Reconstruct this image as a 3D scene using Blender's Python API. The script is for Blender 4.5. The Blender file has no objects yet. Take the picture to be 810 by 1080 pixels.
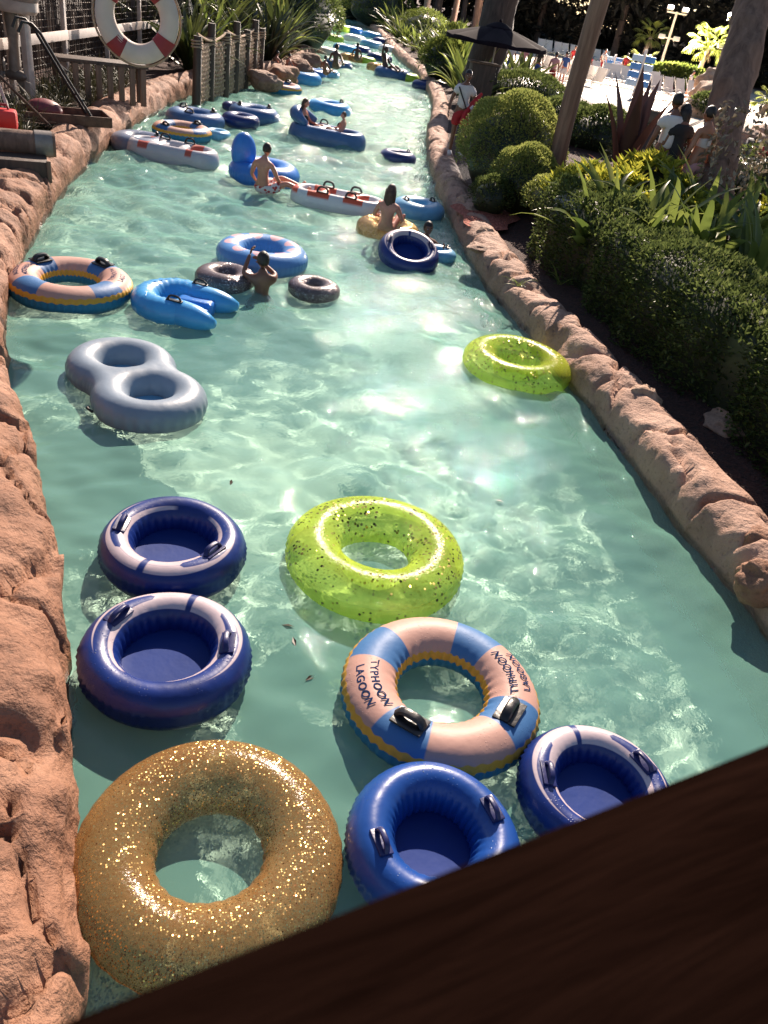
import bpy, bmesh, math, random
import numpy as np
from mathutils import Vector, Matrix, noise as mnoise

sc = bpy.context.scene
COL = sc.collection
PI = math.pi
rng = np.random.default_rng(11)
random.seed(5)

# ------------------------------------------------------------------ camera
H = 3.5
TH = math.radians(34.0)
RO = math.radians(10.6)
FP = 811.0


def ray(px, py):
    x = (px - 405) / FP
    y = (540 - py) / FP
    c, s = math.cos(RO), math.sin(RO)
    a = x * c - y * s
    b = x * s + y * c
    return Vector((a, math.cos(TH) + b * math.sin(TH), -math.sin(TH) + b * math.cos(TH)))


def at(px, py, z=0.0):
    """photo pixel -> point on the horizontal plane at height z"""
    d = ray(px, py)
    t = (z - H) / d.z
    return Vector((d.x * t, d.y * t, z))


def atd(px, py, dep):
    d = ray(px, py)
    return Vector((d.x * dep, d.y * dep, H + d.z * dep))


def depth(p):
    return p[1] * math.cos(TH) - (p[2] - H) * math.sin(TH)


def span(npx, p):
    return npx * depth(p) / FP


def make_camera():
    c, s = math.cos(RO), math.sin(RO)
    up0 = Vector((0, math.sin(TH), math.cos(TH)))
    r0 = Vector((1, 0, 0))
    f = Vector((0, math.cos(TH), -math.sin(TH)))
    R = r0 * c + up0 * s
    U = up0 * c - r0 * s
    m = Matrix((R, U, -f)).transposed().to_4x4()
    m.translation = (0, 0, H)
    cd = bpy.data.cameras.new('camera')
    cd.sensor_fit = 'VERTICAL'
    cd.sensor_height = 36
    cd.lens = 36 * FP / 1080
    cd.clip_start = 0.02
    cd.clip_end = 2000
    cd.dof.use_dof = True
    cd.dof.focus_distance = 6.0
    cd.dof.aperture_fstop = 6.5
    o = bpy.data.objects.new('camera', cd)
    o.matrix_world = m
    COL.objects.link(o)
    sc.camera = o


make_camera()

# ------------------------------------------------------------------ light
SUN_EL = math.radians(35)
SUN_AZ = math.radians(3.0)          # to the right of the view direction
sun_dir = Vector((math.sin(SUN_AZ) * math.cos(SUN_EL), math.cos(SUN_AZ) * math.cos(SUN_EL), math.sin(SUN_EL)))
L = bpy.data.lights.new('sun', 'SUN')
L.energy = 4.6
L.angle = math.radians(0.5)
L.color = (1.0, 0.83, 0.68)
L.cycles.is_caustics_light = True
lo = bpy.data.objects.new('sun', L)
lo.rotation_euler = sun_dir.to_track_quat('Z', 'Y').to_euler()
COL.objects.link(lo)

w = bpy.data.worlds.new('World')
sc.world = w
w.use_nodes = True
nt = w.node_tree
sky = nt.nodes.new('ShaderNodeTexSky')
sky.sky_type = 'NISHITA'
sky.sun_disc = False
sky.sun_elevation = SUN_EL
sky.sun_rotation = SUN_AZ
sky.dust_density = 0.6
sky.ozone_density = 1.0
nt.links.new(sky.outputs[0], nt.nodes['Background'].inputs[0])
nt.nodes['Background'].inputs[1].default_value = 0.062

sc.view_settings.view_transform = 'Standard'
sc.view_settings.look = 'None'
sc.view_settings.exposure = 1.02
sc.view_settings.gamma = 1.0
sc.view_settings.use_curve_mapping = False
sc.cycles.use_denoising = True
sc.cycles.caustics_refractive = True
sc.cycles.caustics_reflective = False
sc.cycles.sample_clamp_indirect = 4.0
sc.cycles.max_bounces = 10
sc.cycles.transparent_max_bounces = 12
sc.cycles.diffuse_bounces = 3


# ------------------------------------------------------------------ node helpers
class NT:
    def __init__(self, name):
        self.m = bpy.data.materials.new(name)
        self.m.use_nodes = True
        self.t = self.m.node_tree
        self.b = self.t.nodes['Principled BSDF']
        self.out = self.t.nodes['Material Output']

    def n(self, typ, **kw):
        x = self.t.nodes.new(typ)
        for k, v in kw.items():
            setattr(x, k, v)
        return x

    def set(self, sock, v):
        if isinstance(v, bpy.types.NodeSocket):
            self.t.links.new(v, sock)
        elif isinstance(v, (tuple, list)) and len(v) == 3 and sock.type == 'RGBA':
            sock.default_value = (*v, 1)
        else:
            sock.default_value = v

    def math(self, op, a, b=0.0, c=0.0, clamp=False):
        x = self.n('ShaderNodeMath', operation=op, use_clamp=clamp)
        self.set(x.inputs[0], a)
        self.set(x.inputs[1], b)
        self.set(x.inputs[2], c)
        return x.outputs[0]

    def band(self, x, lo, hi, soft=0.004):
        """1 where lo < x < hi"""
        a = self.ss(x, lo, soft)
        b = self.ss(x, hi, soft)
        return self.math('MULTIPLY', a, self.math('SUBTRACT', 1.0, b))

    def ss(self, x, edge, soft=0.004):
        d = self.math('SUBTRACT', x, edge)
        return self.math('ADD', self.math('DIVIDE', d, soft * 2), 0.5, clamp=True)

    def mix(self, f, a, b):
        x = self.n('ShaderNodeMix', data_type='RGBA')
        self.set(x.inputs[0], f)
        self.set(x.inputs[6], a)
        self.set(x.inputs[7], b)
        return x.outputs[2]

    def coord(self, which='Object'):
        return self.n('ShaderNodeTexCoord').outputs[which]

    def noise(self, scale, detail=4.0, rough=0.55, vec=None, dist=0.0):
        x = self.n('ShaderNodeTexNoise')
        x.inputs['Scale'].default_value = scale
        x.inputs['Detail'].default_value = detail
        x.inputs['Roughness'].default_value = rough
        x.inputs['Distortion'].default_value = dist
        self.set(x.inputs['Vector'], vec if vec is not None else self.coord())
        return x.outputs['Fac']

    def vor(self, scale, vec=None, feature='F1'):
        x = self.n('ShaderNodeTexVoronoi', feature=feature)
        x.inputs['Scale'].default_value = scale
        self.set(x.inputs['Vector'], vec if vec is not None else self.coord())
        return x.outputs

    def ramp(self, f, stops):
        x = self.n('ShaderNodeValToRGB')
        e = x.color_ramp.elements
        while len(e) < len(stops):
            e.new(0.5)
        for k, (p, c) in enumerate(stops):
            e[k].position = p
            e[k].color = (*c, 1) if len(c) == 3 else c
        self.set(x.inputs[0], f)
        return x.outputs[0]

    def bump(self, h, strength=0.4, dist=0.02, base=None):
        x = self.n('ShaderNodeBump')
        x.inputs['Strength'].default_value = strength
        x.inputs['Distance'].default_value = dist
        self.set(x.inputs['Height'], h)
        if base is not None:
            self.set(x.inputs['Normal'], base)
        return x.outputs[0]

    def p(self, **kw):
        for k, v in kw.items():
            self.set(self.b.inputs[k.replace('_', ' ')], v)
        return self.m

    def mapping(self, scale, vec=None):
        x = self.n('ShaderNodeMapping')
        x.inputs['Scale'].default_value = scale
        self.set(x.inputs['Vector'], vec if vec is not None else self.coord())
        return x.outputs[0]


def simple(name, col, rough=0.5, var=0.18, nscale=6.0, bump=0.15, bscale=40.0, spec=0.5, metal=0.0):
    """a plain surface with mottling and a fine bump"""
    k = NT(name)
    f = k.noise(nscale, 5)
    dark = tuple(c * (1 - var) for c in col)
    lite = tuple(min(1, c * (1 + var)) for c in col)
    k.p(Base_Color=k.ramp(f, [(0.3, dark), (0.7, lite)]), Roughness=rough, Metallic=metal,
        Normal=k.bump(k.noise(bscale, 4), bump, 0.01))
    k.b.inputs['Specular IOR Level'].default_value = spec
    return k.m


def vinyl(name, col, var=0.1, rough=0.32, drops=True):
    k = NT(name)
    f = k.noise(3.0, 3)
    c = k.ramp(f, [(0.3, tuple(x * (1 - var) for x in col)), (0.7, tuple(min(1, x * (1 + var)) for x in col))])
    vinyl_finish(k, c, rough, drops)
    return k.m


def vinyl_finish(k, colour, rough=0.32, drops=True):
    nrm = None
    wr = k.noise(9.0, 3, 0.5)
    nrm = k.bump(wr, 0.2, 0.02)
    if drops:
        v = k.vor(55.0)
        dens = k.noise(4.0, 2)
        r = k.math('MULTIPLY', k.ss(dens, 0.52, 0.12), 0.27)
        h = k.math('MAXIMUM', k.math('SUBTRACT', r, v['Distance']), 0.0)
        nrm = k.bump(h, 0.7, 0.012, nrm)
    k.p(Base_Color=colour, Roughness=rough, Normal=nrm)
    k.b.inputs['Coat Weight'].default_value = 0.06
    k.b.inputs['Coat Roughness'].default_value = 0.2


# ------------------------------------------------------------------ mesh helpers
class MB:
    """collects shapes and links them as one mesh object"""

    def __init__(self):
        self.v = []
        self.f = []
        self.mi = []

    def add(self, verts, faces, mi=0):
        o = len(self.v)
        self.v += [tuple(p) for p in verts]
        self.f += [tuple(i + o for i in q) for q in faces]
        self.mi += [mi] * len(faces)

    def box(self, c, size, rz=0.0, mi=0, bev=0.0, rot=None):
        sx, sy, sz = (s / 2 for s in size)
        if bev > 0:
            b = min(bev, sx * .6, sy * .6, sz * .6)
            bm = bmesh.new()
            bmesh.ops.create_cube(bm, size=1)
            for q in bm.verts:
                q.co = Vector((q.co.x * 2 * sx, q.co.y * 2 * sy, q.co.z * 2 * sz))
            bmesh.ops.bevel(bm, geom=bm.edges[:], offset=b, segments=2, affect='EDGES', profile=0.6)
            bm.verts.index_update()
            vs = [q.co.copy() for q in bm.verts]
            fs = [[q.index for q in fc.verts] for fc in bm.faces]
            bm.free()
        else:
            vs = [Vector((x, y, z)) for x in (-sx, sx) for y in (-sy, sy) for z in (-sz, sz)]
            fs = [(0, 1, 3, 2), (4, 6, 7, 5), (0, 4, 5, 1), (2, 3, 7, 6), (0, 2, 6, 4), (1, 5, 7, 3)]
        M = rot if rot is not None else Matrix.Rotation(rz, 3, 'Z')
        c = Vector(c)
        self.add([M @ q + c for q in vs], fs, mi)

    def tube(self, pts, rad, n=10, mi=0, closed=False, cap=True, flat=1.0):
        pts = [Vector(p) for p in pts]
        m = len(pts)
        if not isinstance(rad, (list, tuple)):
            rad = [rad] * m
        vs, fs = [], []
        prev = None
        for i, p in enumerate(pts):
            if closed:
                t = pts[(i + 1) % m] - pts[i - 1]
            else:
                t = pts[min(i + 1, m - 1)] - pts[max(i - 1, 0)]
            if t.length < 1e-9:
                t = Vector((0, 0, 1))
            t.normalize()
            if prev is None:
                a = Vector((0, 0, 1)) if abs(t.z) < 0.9 else Vector((1, 0, 0))
                nrm = t.cross(a).normalized()
            else:
                nrm = (prev - t * prev.dot(t))
                if nrm.length < 1e-6:
                    nrm = t.orthogonal()
                nrm.normalize()
            prev = nrm
            bn = t.cross(nrm)
            for k in range(n):
                a = 2 * PI * k / n
                vs.append(p + nrm * (math.cos(a) * rad[i]) + bn * (math.sin(a) * rad[i] * flat))
        rings = m if closed else m - 1
        for i in range(rings):
            j = (i + 1) % m
            for k in range(n):
                l = (k + 1) % n
                fs.append((i * n + k, i * n + l, j * n + l, j * n + k))
        if cap and not closed:
            fs.append(tuple(range(n))[::-1])
            fs.append(tuple((m - 1) * n + k for k in range(n)))
        self.add(vs, fs, mi)

    def lathe(self, prof, n=24, c=(0, 0, 0), mi=0, M=None):
        vs, fs = [], []
        c = Vector(c)
        for (r, z) in prof:
            for k in range(n):
                a = 2 * PI * k / n
                q = Vector((r * math.cos(a), r * math.sin(a), z))
                if M is not None:
                    q = M @ q
                vs.append(q + c)
        for i in range(len(prof) - 1):
            for k in range(n):
                l = (k + 1) % n
                fs.append((i * n + k, i * n + l, (i + 1) * n + l, (i + 1) * n + k))
        self.add(vs, fs, mi)

    def ball(self, c, r, n=14, mi=0, rot=None, fn=None):
        rx, ry, rz = r if isinstance(r, (tuple, list)) else (r, r, r)
        c = Vector(c)
        m = max(6, n // 2 + 2)
        vs, fs = [], []
        for i in range(m + 1):
            th = PI * i / m
            for k in range(n):
                ph = 2 * PI * k / n
                q = Vector((math.sin(th) * math.cos(ph), math.sin(th) * math.sin(ph), math.cos(th)))
                if fn:
                    q = fn(q)
                q = Vector((q.x * rx, q.y * ry, q.z * rz))
                if rot is not None:
                    q = rot @ q
                vs.append(q + c)
        for i in range(m):
            for k in range(n):
                l = (k + 1) % n
                fs.append((i * n + k, (i + 1) * n + k, (i + 1) * n + l, i * n + l))
        self.add(vs, fs, mi)

    def arrays(self, V, F, mi=0):
        o = len(self.v)
        self.v += [tuple(p) for p in np.asarray(V).tolist()]
        self.f += [tuple(q) for q in (np.asarray(F) + o).tolist()]
        self.mi += [mi] * len(F)

    def build(self, name, mats, parent=None, smooth=True, angle=40, loc=None):
        me = bpy.data.meshes.new(name)
        me.from_pydata(self.v, [], self.f)
        if not isinstance(mats, (list, tuple)):
            mats = [mats]
        for m in mats:
            me.materials.append(m)
        me.polygons.foreach_set('material_index', self.mi)
        if smooth:
            me.polygons.foreach_set('use_smooth', [True] * len(self.f))
            if angle < 170:
                me.set_sharp_from_angle(angle=math.radians(angle))
        me.validate()
        me.update()
        return link(name, me, parent, loc)


def link(name, me, parent=None, loc=None):
    o = bpy.data.objects.new(name, me)
    COL.objects.link(o)
    if parent is not None:
        o.parent = parent
    if loc is not None:
        o.location = loc
    return o


def tag(o, label=None, cat=None, group=None, kind=None):
    if label:
        o['label'] = label
    if cat:
        o['category'] = cat
    if group:
        o['group'] = group
    if kind:
        o['kind'] = kind
    return o


def thing(name, label, cat, loc=(0, 0, 0), rz=0.0, group=None):
    o = bpy.data.objects.new(name, None)
    o.empty_display_size = 0.2
    COL.objects.link(o)
    o.location = loc
    o.rotation_euler = (0, 0, rz)
    return tag(o, label, cat, group)


def kids(o):
    return [c for c in bpy.data.objects if c.parent == o]


def dup(o, loc=None, rz=None, scale=None, label=None, group=None, parent=None):
    c = o.copy()
    COL.objects.link(c)
    if parent is not None:
        c.parent = parent
    for ch in kids(o):
        dup(ch, parent=c)
    if loc is not None:
        c.location = loc
    if rz is not None:
        c.rotation_euler = (c.rotation_euler[0], c.rotation_euler[1], rz)
    if scale is not None:
        c.scale = scale if isinstance(scale, (tuple, list, Vector)) else (scale,) * 3
    if label:
        c['label'] = label
    if group:
        c['group'] = group
    return c


def baked(name, verts, edges, faces, mods, mats, parent=None, smooth=True, skin=None, root=0):
    """mesh with modifiers applied, linked as a plain mesh"""
    me = bpy.data.meshes.new(name)
    me.from_pydata([tuple(v) for v in verts], edges, faces)
    tmp = bpy.data.objects.new('tmp_' + name, me)
    COL.objects.link(tmp)
    if skin:
        tmp.modifiers.new('s', 'SKIN').use_smooth_shade = True
        sv = me.skin_vertices[0].data
        for i, r in enumerate(skin):
            sv[i].radius = r if isinstance(r, tuple) else (r, r)
            sv[i].use_root = (i == root)
    for typ, kw in mods:
        md = tmp.modifiers.new(typ, typ)
        for k, v in kw.items():
            setattr(md, k, v)
    dg = bpy.context.evaluated_depsgraph_get()
    dg.update()
    res = bpy.data.meshes.new_from_object(tmp.evaluated_get(dg))
    bpy.data.objects.remove(tmp)
    res.materials.clear()
    for m in (mats if isinstance(mats, (list, tuple)) else [mats]):
        if m:
            res.materials.append(m)
    if smooth:
        res.polygons.foreach_set('use_smooth', [True] * len(res.polygons))
    if name is None:
        return res
    return res if parent == 'mesh' else link(name, res, parent)


def fbm(x, y, z, o=4):
    return mnoise.fractal(Vector((x, y, z)), 0.9, 2.0, o)


# ------------------------------------------------------------------ leaves (numpy)
def leaf_arrays(P, D, Lh, W, fold=0.25, droop=0.0, seg=1):
    """one folded leaf per row: base P, direction D, length Lh, width W"""
    n = len(P)
    D = D / np.linalg.norm(D, axis=1, keepdims=True)
    up = np.tile([0, 0, 1.0], (n, 1)) + rng.normal(0, .35, (n, 3))
    S = np.cross(D, up)
    S /= np.linalg.norm(S, axis=1, keepdims=True) + 1e-9
    N = np.cross(S, D)
    Lh = np.broadcast_to(np.asarray(Lh, float).reshape(-1, 1), (n, 1))
    W = np.broadcast_to(np.asarray(W, float).reshape(-1, 1), (n, 1))
    mid = P + D * Lh * .5
    tip = P + D * Lh - np.array([0, 0, 1.0]) * Lh * droop
    a = mid + S * W * .5 + N * W * fold
    b = mid - S * W * .5 + N * W * fold
    V = np.stack([P, a, tip, b], 1).reshape(-1, 3)
    i = np.arange(n) * 4
    F = np.concatenate([np.stack([i, i + 1, i + 2], 1), np.stack([i, i + 2, i + 3], 1)])
    return V, F


def strap(mb, base, az, tilt, length, width, droop=1.0, seg=7, mi=0, twist=0.0, fold=.3):
    """long arching strap leaf"""
    vs, fs = [], []
    d0 = Vector((math.cos(az), math.sin(az), 0))
    side = Vector((-math.sin(az), math.cos(az), 0))
    p = Vector(base)
    a = tilt
    st = length / seg
    for i in range(seg + 1):
        t = i / seg
        wd = width * (0.55 + 0.9 * t * (1 - t) * 1.6) * (1 - t ** 3) if i < seg else 0.002
        dirv = d0 * math.cos(a) + Vector((0, 0, 1)) * math.sin(a)
        nv = d0 * -math.sin(a) + Vector((0, 0, 1)) * math.cos(a)
        s2 = side * math.cos(twist * t) + nv * math.sin(twist * t)
        vs += [p + s2 * wd * .5 + nv * wd * fold * .5, p, p - s2 * wd * .5 + nv * wd * fold * .5]
        p = p + dirv * st
        a -= droop * (t + .15) * 2.0 / seg
    for i in range(seg):
        o = i * 3
        fs += [(o, o + 1, o + 4, o + 3), (o + 1, o + 2, o + 5, o + 4)]
    mb.add(vs, fs, mi)


def leaf_mat(name, c0, c1, c2=None, rough=0.4, trans=0.25, spec=0.5):
    k = NT(name)
    g = k.n('ShaderNodeNewGeometry').outputs['Random Per Island']
    big = k.noise(1.7, 2)
    f = k.math('ADD', k.math('MULTIPLY', g, 0.6), k.math('MULTIPLY', big, 0.4))
    st = [(0.2, c0), (0.75, c1)]
    if c2:
        st.append((0.9, c2))
    col = k.ramp(f, st)
    k.p(Base_Color=col, Roughness=rough)
    k.b.inputs['Specular IOR Level'].default_value = spec
    tr = k.n('ShaderNodeBsdfTranslucent')
    k.t.links.new(col, tr.inputs[0])
    mx = k.n('ShaderNodeMixShader')
    mx.inputs[0].default_value = trans
    k.t.links.new(k.b.outputs[0], mx.inputs[1])
    k.t.links.new(tr.outputs[0], mx.inputs[2])
    k.t.links.new(mx.outputs[0], k.out.inputs[0])
    return k.m


# ------------------------------------------------------------------ river outline
LEFT_PX = [(96, 1075), (92, 1000), (88, 860), (80, 700), (62, 580), (42, 500), (14, 390), (20, 300), (60, 220), (95, 178),
           (150, 130), (205, 103), (270, 87), (318, 77)]
RIGHT_PX = [(810, 676), (750, 603), (690, 524), (620, 432), (560, 360), (500, 285), (470, 225), (455, 190), (449, 150),
            (455, 112), (440, 82), (415, 58)]
left = [at(*p) for p in LEFT_PX]
right = [at(*p) for p in RIGHT_PX]
left = [Vector((-.55, -3, 0)), Vector((-.62, .4, 0))] + left
right = [Vector((3.1, -3, 0)), Vector((3.2, 2.0, 0))] + right
# far bend
left += [Vector((-9.5, 55, 0)), Vector((-17, 80, 0)), Vector((-38, 120, 0))]
right += [Vector((-11.5, 92, 0)), Vector((-24, 130, 0))]


def catmull(pts, n=12):
    out = []
    for i in range(len(pts) - 1):
        p0 = pts[max(i - 1, 0)]
        p1, p2 = pts[i], pts[i + 1]
        p3 = pts[min(i + 2, len(pts) - 1)]
        for k in range(n):
            t = k / n
            out.append(0.5 * ((2 * p1) + (p2 - p0) * t + (2 * p0 - 5 * p1 + 4 * p2 - p3) * t * t + (3 * p1 - p0 - 3 * p2 + p3) * t ** 3))
    out.append(pts[-1])
    return out


LC = catmull(left)
RC = catmull(right)


def edge_x(curve, y):
    ys = np.array([p.y for p in curve])
    xs = np.array([p.x for p in curve])
    o = np.argsort(ys)
    return np.interp(y, ys[o], xs[o])


# ------------------------------------------------------------------ setting materials
def rock_mat(name, base, dark, pale):
    k = NT(name)
    co = k.coord()
    a = k.noise(2.2, 6, 0.6, co)
    b = k.noise(22.0, 5, 0.65, co)
    c = k.ramp(a, [(0.28, dark), (0.5, base), (0.75, pale)])
    sp = k.ss(b, 0.40, 0.06)
    col = k.mix(k.math('MULTIPLY', k.math('SUBTRACT', 1.0, sp), 0.5), c, tuple(x * .55 for x in dark))
    h = k.math('ADD', k.math('MULTIPLY', k.noise(9.0, 6, 0.62, co), 1.0), k.math('MULTIPLY', b, 0.5))
    h2 = k.noise(80.0, 3, 0.6, co)
    n1 = k.bump(h, 0.85, 0.05)
    n2 = k.bump(h2, 0.35, 0.008, n1)
    # dark wet band with an uneven edge along the waterline
    z = k.n('ShaderNodeSeparateXYZ')
    k.set(z.inputs[0], k.n('ShaderNodeNewGeometry').outputs['Position'])
    edge = k.math('MULTIPLY_ADD', k.noise(3.0, 4, .6, co), .12, .01)
    wet = k.math('SUBTRACT', 1.0, k.ss(k.math('SUBTRACT', z.outputs[2], edge), 0, .02))
    col = k.mix(k.math('MULTIPLY', wet, .62), col, (.045, .028, .018))
    k.p(Base_Color=col, Roughness=k.math('MULTIPLY_ADD', wet, -.45, .75), Normal=n2)
    return k.m


M_ROCK = rock_mat('red sandstone', (.31, .148, .085), (.17, .078, .045), (.40, .215, .135))
M_ROCKR = rock_mat('pinkish tan sandstone', (.41, .235, .165), (.25, .135, .09), (.50, .31, .225))
M_ROCKP = rock_mat('pale tan rock', (.52, .33, .22), (.30, .17, .11), (.62, .44, .31))
M_ROCKG = rock_mat('brown boulder', (.33, .19, .13), (.17, .10, .07), (.42, .27, .19))


def mulch_mat():
    k = NT('bark mulch')
    co = k.coord()
    v = k.vor(26.0, k.mapping((1.0, 1.7, 1.0), co))
    c = k.mix(k.math('MULTIPLY', v['Color'], 1.0), (.018, .007, .005), (.115, .034, .022))
    h = k.math('ADD', v['Distance'], k.noise(60.0, 4, .6, co))
    k.p(Base_Color=c, Roughness=0.8, Normal=k.bump(h, 1.0, 0.05))
    return k.m


M_MULCH = mulch_mat()


def sand_mat():
    k = NT('pale beach sand')
    co = k.coord()
    c = k.ramp(k.noise(.35, 6, .6, co), [(.3, (.48, .41, .33)), (.7, (.64, .56, .47))])
    k.p(Base_Color=c, Roughness=0.8, Normal=k.bump(k.noise(3.0, 6, .7, co), .5, .08))
    return k.m


M_SAND = sand_mat()
M_SOIL = simple('dark garden soil', (.045, .028, .018), .9, .4, 2.0, .8, 14.0)


def floor_mat():
    k = NT('painted pool floor')
    co = k.coord()
    c = k.ramp(k.noise(.6, 4, .5, co), [(.3, (.50, .67, .57)), (.7, (.60, .75, .64))])
    k.p(Base_Color=c, Roughness=.7, Normal=k.bump(k.noise(30, 4, .6, co), .1, .01))
    return k.m


M_FLOOR = floor_mat()


def water_mat():
    k = NT('pool water')
    co = k.coord()
    # ripples too fine for the mesh; stronger in the churned patch over the jets
    r1 = k.noise(7.0, 3, .55, k.mapping((1.0, .55, 1.0), co), 1.2)
    r2 = k.noise(26.0, 2, .5, k.mapping((1.0, .7, 1.0), co), .6)
    sep = k.n('ShaderNodeSeparateXYZ')
    k.set(sep.inputs[0], co)
    jc = at(440, 385)
    dx = k.math('DIVIDE', k.math('ADD', k.math('SUBTRACT', sep.outputs[0], jc.x),
                                 k.math('MULTIPLY', k.math('SUBTRACT', sep.outputs[1], jc.y), .55)), .62)
    dy = k.math('DIVIDE', k.math('SUBTRACT', sep.outputs[1], jc.y), 1.5)
    d2 = k.math('ADD', k.math('MULTIPLY', dx, dx), k.math('MULTIPLY', dy, dy))
    jet = k.math('POWER', 2.718, k.math('MULTIPLY', d2, -1.0))
    far = k.math('MULTIPLY_ADD', sep.outputs[1], .06, -.35, clamp=True)
    amp = k.math('ADD', k.math('MULTIPLY', far, 1.7), .07)
    n1 = k.bump(k.math('MULTIPLY', r1, amp), .8, .055)
    jr = k.noise(34.0, 2, .5, co, .3)
    jh = k.math('ADD', k.math('MULTIPLY', r2, .15), k.math('MULTIPLY', jr, k.math('MULTIPLY', jet, .6)))
    n2 = k.bump(jh, .8, .03, n1)
    k.p(Base_Color=(.83, .96, .90), Roughness=k.math('MULTIPLY_ADD', far, .05, .006), IOR=1.33, Normal=n2)
    k.b.inputs['Transmission Weight'].default_value = 1.0
    df = k.n('ShaderNodeBsdfDiffuse')
    df.inputs[0].default_value = (.28, .60, .50, 1)
    mx = k.n('ShaderNodeMixShader')
    mx.inputs[0].default_value = .30       # the water is slightly milky
    k.t.links.new(k.b.outputs[0], mx.inputs[1])
    k.t.links.new(df.outputs[0], mx.inputs[2])
    k.t.links.new(mx.outputs[0], k.out.inputs[0])
    return k.m


M_WATER = water_mat()


# ------------------------------------------------------------------ river water, pool floor
def build_water():
    ys = [-1.5]
    y = -1.5
    while y < 118:
        dep = max(y, 1.5)
        y += max(.04, .0058 * dep) if y < 62 else .02 * dep
        ys.append(y)
    ys = np.array(ys)
    nx = 170
    xl = edge_x(LC, ys) - .3
    xr = edge_x(RC, ys) + .3
    t = np.linspace(0, 1, nx)
    X = xl[:, None] * (1 - t) + xr[:, None] * t
    Y = np.repeat(ys[:, None], nx, 1)
    Z = np.zeros_like(X)
    r = np.random.default_rng(3)
    sp = np.maximum(np.gradient(ys), (xr - xl) / nx)[:, None]
    wx = .9 * np.sin(.55 * Y + .4) + .5 * np.sin(1.1 * X + .3 * Y)
    wy = .9 * np.sin(.6 * X + .2) + .5 * np.sin(.9 * Y - .4 * X)
    for i in range(90):
        lam = math.exp(r.uniform(math.log(.16), math.log(1.5)))
        k = 2 * PI / lam
        a = r.uniform(0, 2 * PI)
        amp = .0016 * (lam / .5) ** .9 * (1 + 1.6 * np.clip((Y - 8) / 14, 0, 1.4))
        att = np.clip((lam / sp - 2.0) / 2.0, 0, 1)
        Z += att * amp * np.sin(k * (X * math.cos(a) + Y * math.sin(a)) + r.uniform(0, 6.3) + 1.1 * wx + .9 * wy)
    # calmer water close under the bridge and along the right kerb
    calm = np.ones_like(X)
    for (cx, cy, sx, sy) in ((-.7, 1.6, 1.2, 1.25), (2.9, 3.3, .75, 1.6), (1.0, 1.2, 2.5, .8), (-1.2, 7.0, 1.3, 1.3)):
        calm *= 1 - .8 * np.exp(-(((X - cx) / sx) ** 2 + ((Y - cy) / sy) ** 2))
    Z *= calm
    ny = len(ys)
    V = np.stack([X, Y, Z], -1).reshape(-1, 3)
    idx = np.arange(nx * ny).reshape(ny, nx)
    F = np.stack([idx[:-1, :-1], idx[:-1, 1:], idx[1:, 1:], idx[1:, :-1]], -1).reshape(-1, 4)
    mb = MB()
    mb.arrays(V, F)
    o = mb.build('water', M_WATER, angle=180)
    tag(o, 'rippling turquoise water of the lazy river', 'water', kind='structure')
    o.cycles.is_caustics_caster = True
    mb = MB()
    ys2 = np.concatenate([np.arange(-4, 30, 1.0), np.arange(30, 121, 5.0)])
    V, F = [], []
    for y in ys2:
        V += [(edge_x(LC, y) - .6, y, -.95), (edge_x(RC, y) + .6, y, -.95)]
    for i in range(len(ys2) - 1):
        F.append((2 * i, 2 * i + 1, 2 * i + 3, 2 * i + 2))
    mb.add(V, F)
    o = mb.build('pool_floor', M_FLOOR)
    tag(o, 'painted pale green floor of the lazy river', 'pool floor', kind='structure')
    o.cycles.is_caustics_receiver = True


build_water()


# ------------------------------------------------------------------ rock kerbs
def kerb(name, curve, side, prof, label, ymax, mat, seed):
    """a rounded rock kerb swept along the water edge; side = outward x sign"""
    pts = [p for p in curve if p.y < ymax]
    # resample
    out = [pts[0]]
    for p in pts[1:]:
        while (p - out[-1]).length > 0:
            st = .03 if out[-1].y < 7 else .045 if out[-1].y < 13 else (.1 if out[-1].y < 30 else .4)
            d = p - out[-1]
            if d.length < st:
                break
            out.append(out[-1] + d.normalized() * st)
    n = len(out)
    m = len(prof)
    V, F = [], []
    s = 0.0
    for i, p in enumerate(out):
        t = (out[min(i + 1, n - 1)] - out[max(i - 3, 0)]).normalized()
        nr = Vector((t.y, -t.x, 0)) * side
        if i:
            s += (out[i] - out[i - 1]).length
        lump = fbm(s * .9, seed, 0, 3)
        for j, (a, z) in enumerate(prof):
            vd = mnoise.voronoi(Vector((s * 1.15 + .25 * fbm(s * 1.3, a * 2, seed, 2), a * 1.3 + .15 * fbm(s, a * 3, seed + 4, 2), seed)))[0]
            crack = math.exp(-((vd[1] - vd[0]) / .040) ** 2) * .12
            pit = max(0, fbm(s * 1.7 + 5, a * 2.4, seed + 2, 3) - .62) * .35
            crack += pit - .07 * min(.5, vd[0])
            x = p + nr * a
            k = 1.0 if z > .02 else .35
            nz = fbm(x.x * 2.0, x.y * 2.0, z * 3 + seed, 4) * .045 + fbm(x.x * 6.5, x.y * 6.5, z * 8, 3) * .016
            q = x + nr * (-(nz * .9 + lump * .035) * k) if j < m - 2 else x
            zz = z + ((nz + lump * .05) * k - crack) * (1 if .05 < z else .0)
            V.append((q.x, q.y, zz))
    for i in range(n - 1):
        for j in range(m - 1):
            q = (i * m + j, i * m + j + 1, (i + 1) * m + j + 1, (i + 1) * m + j)
            F.append(q if side < 0 else q[::-1])
    mb = MB()
    mb.add(V, F)
    o = mb.build(name, mat, angle=180)
    o.cycles.is_caustics_receiver = True
    return tag(o, label, 'rock kerb')


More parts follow.
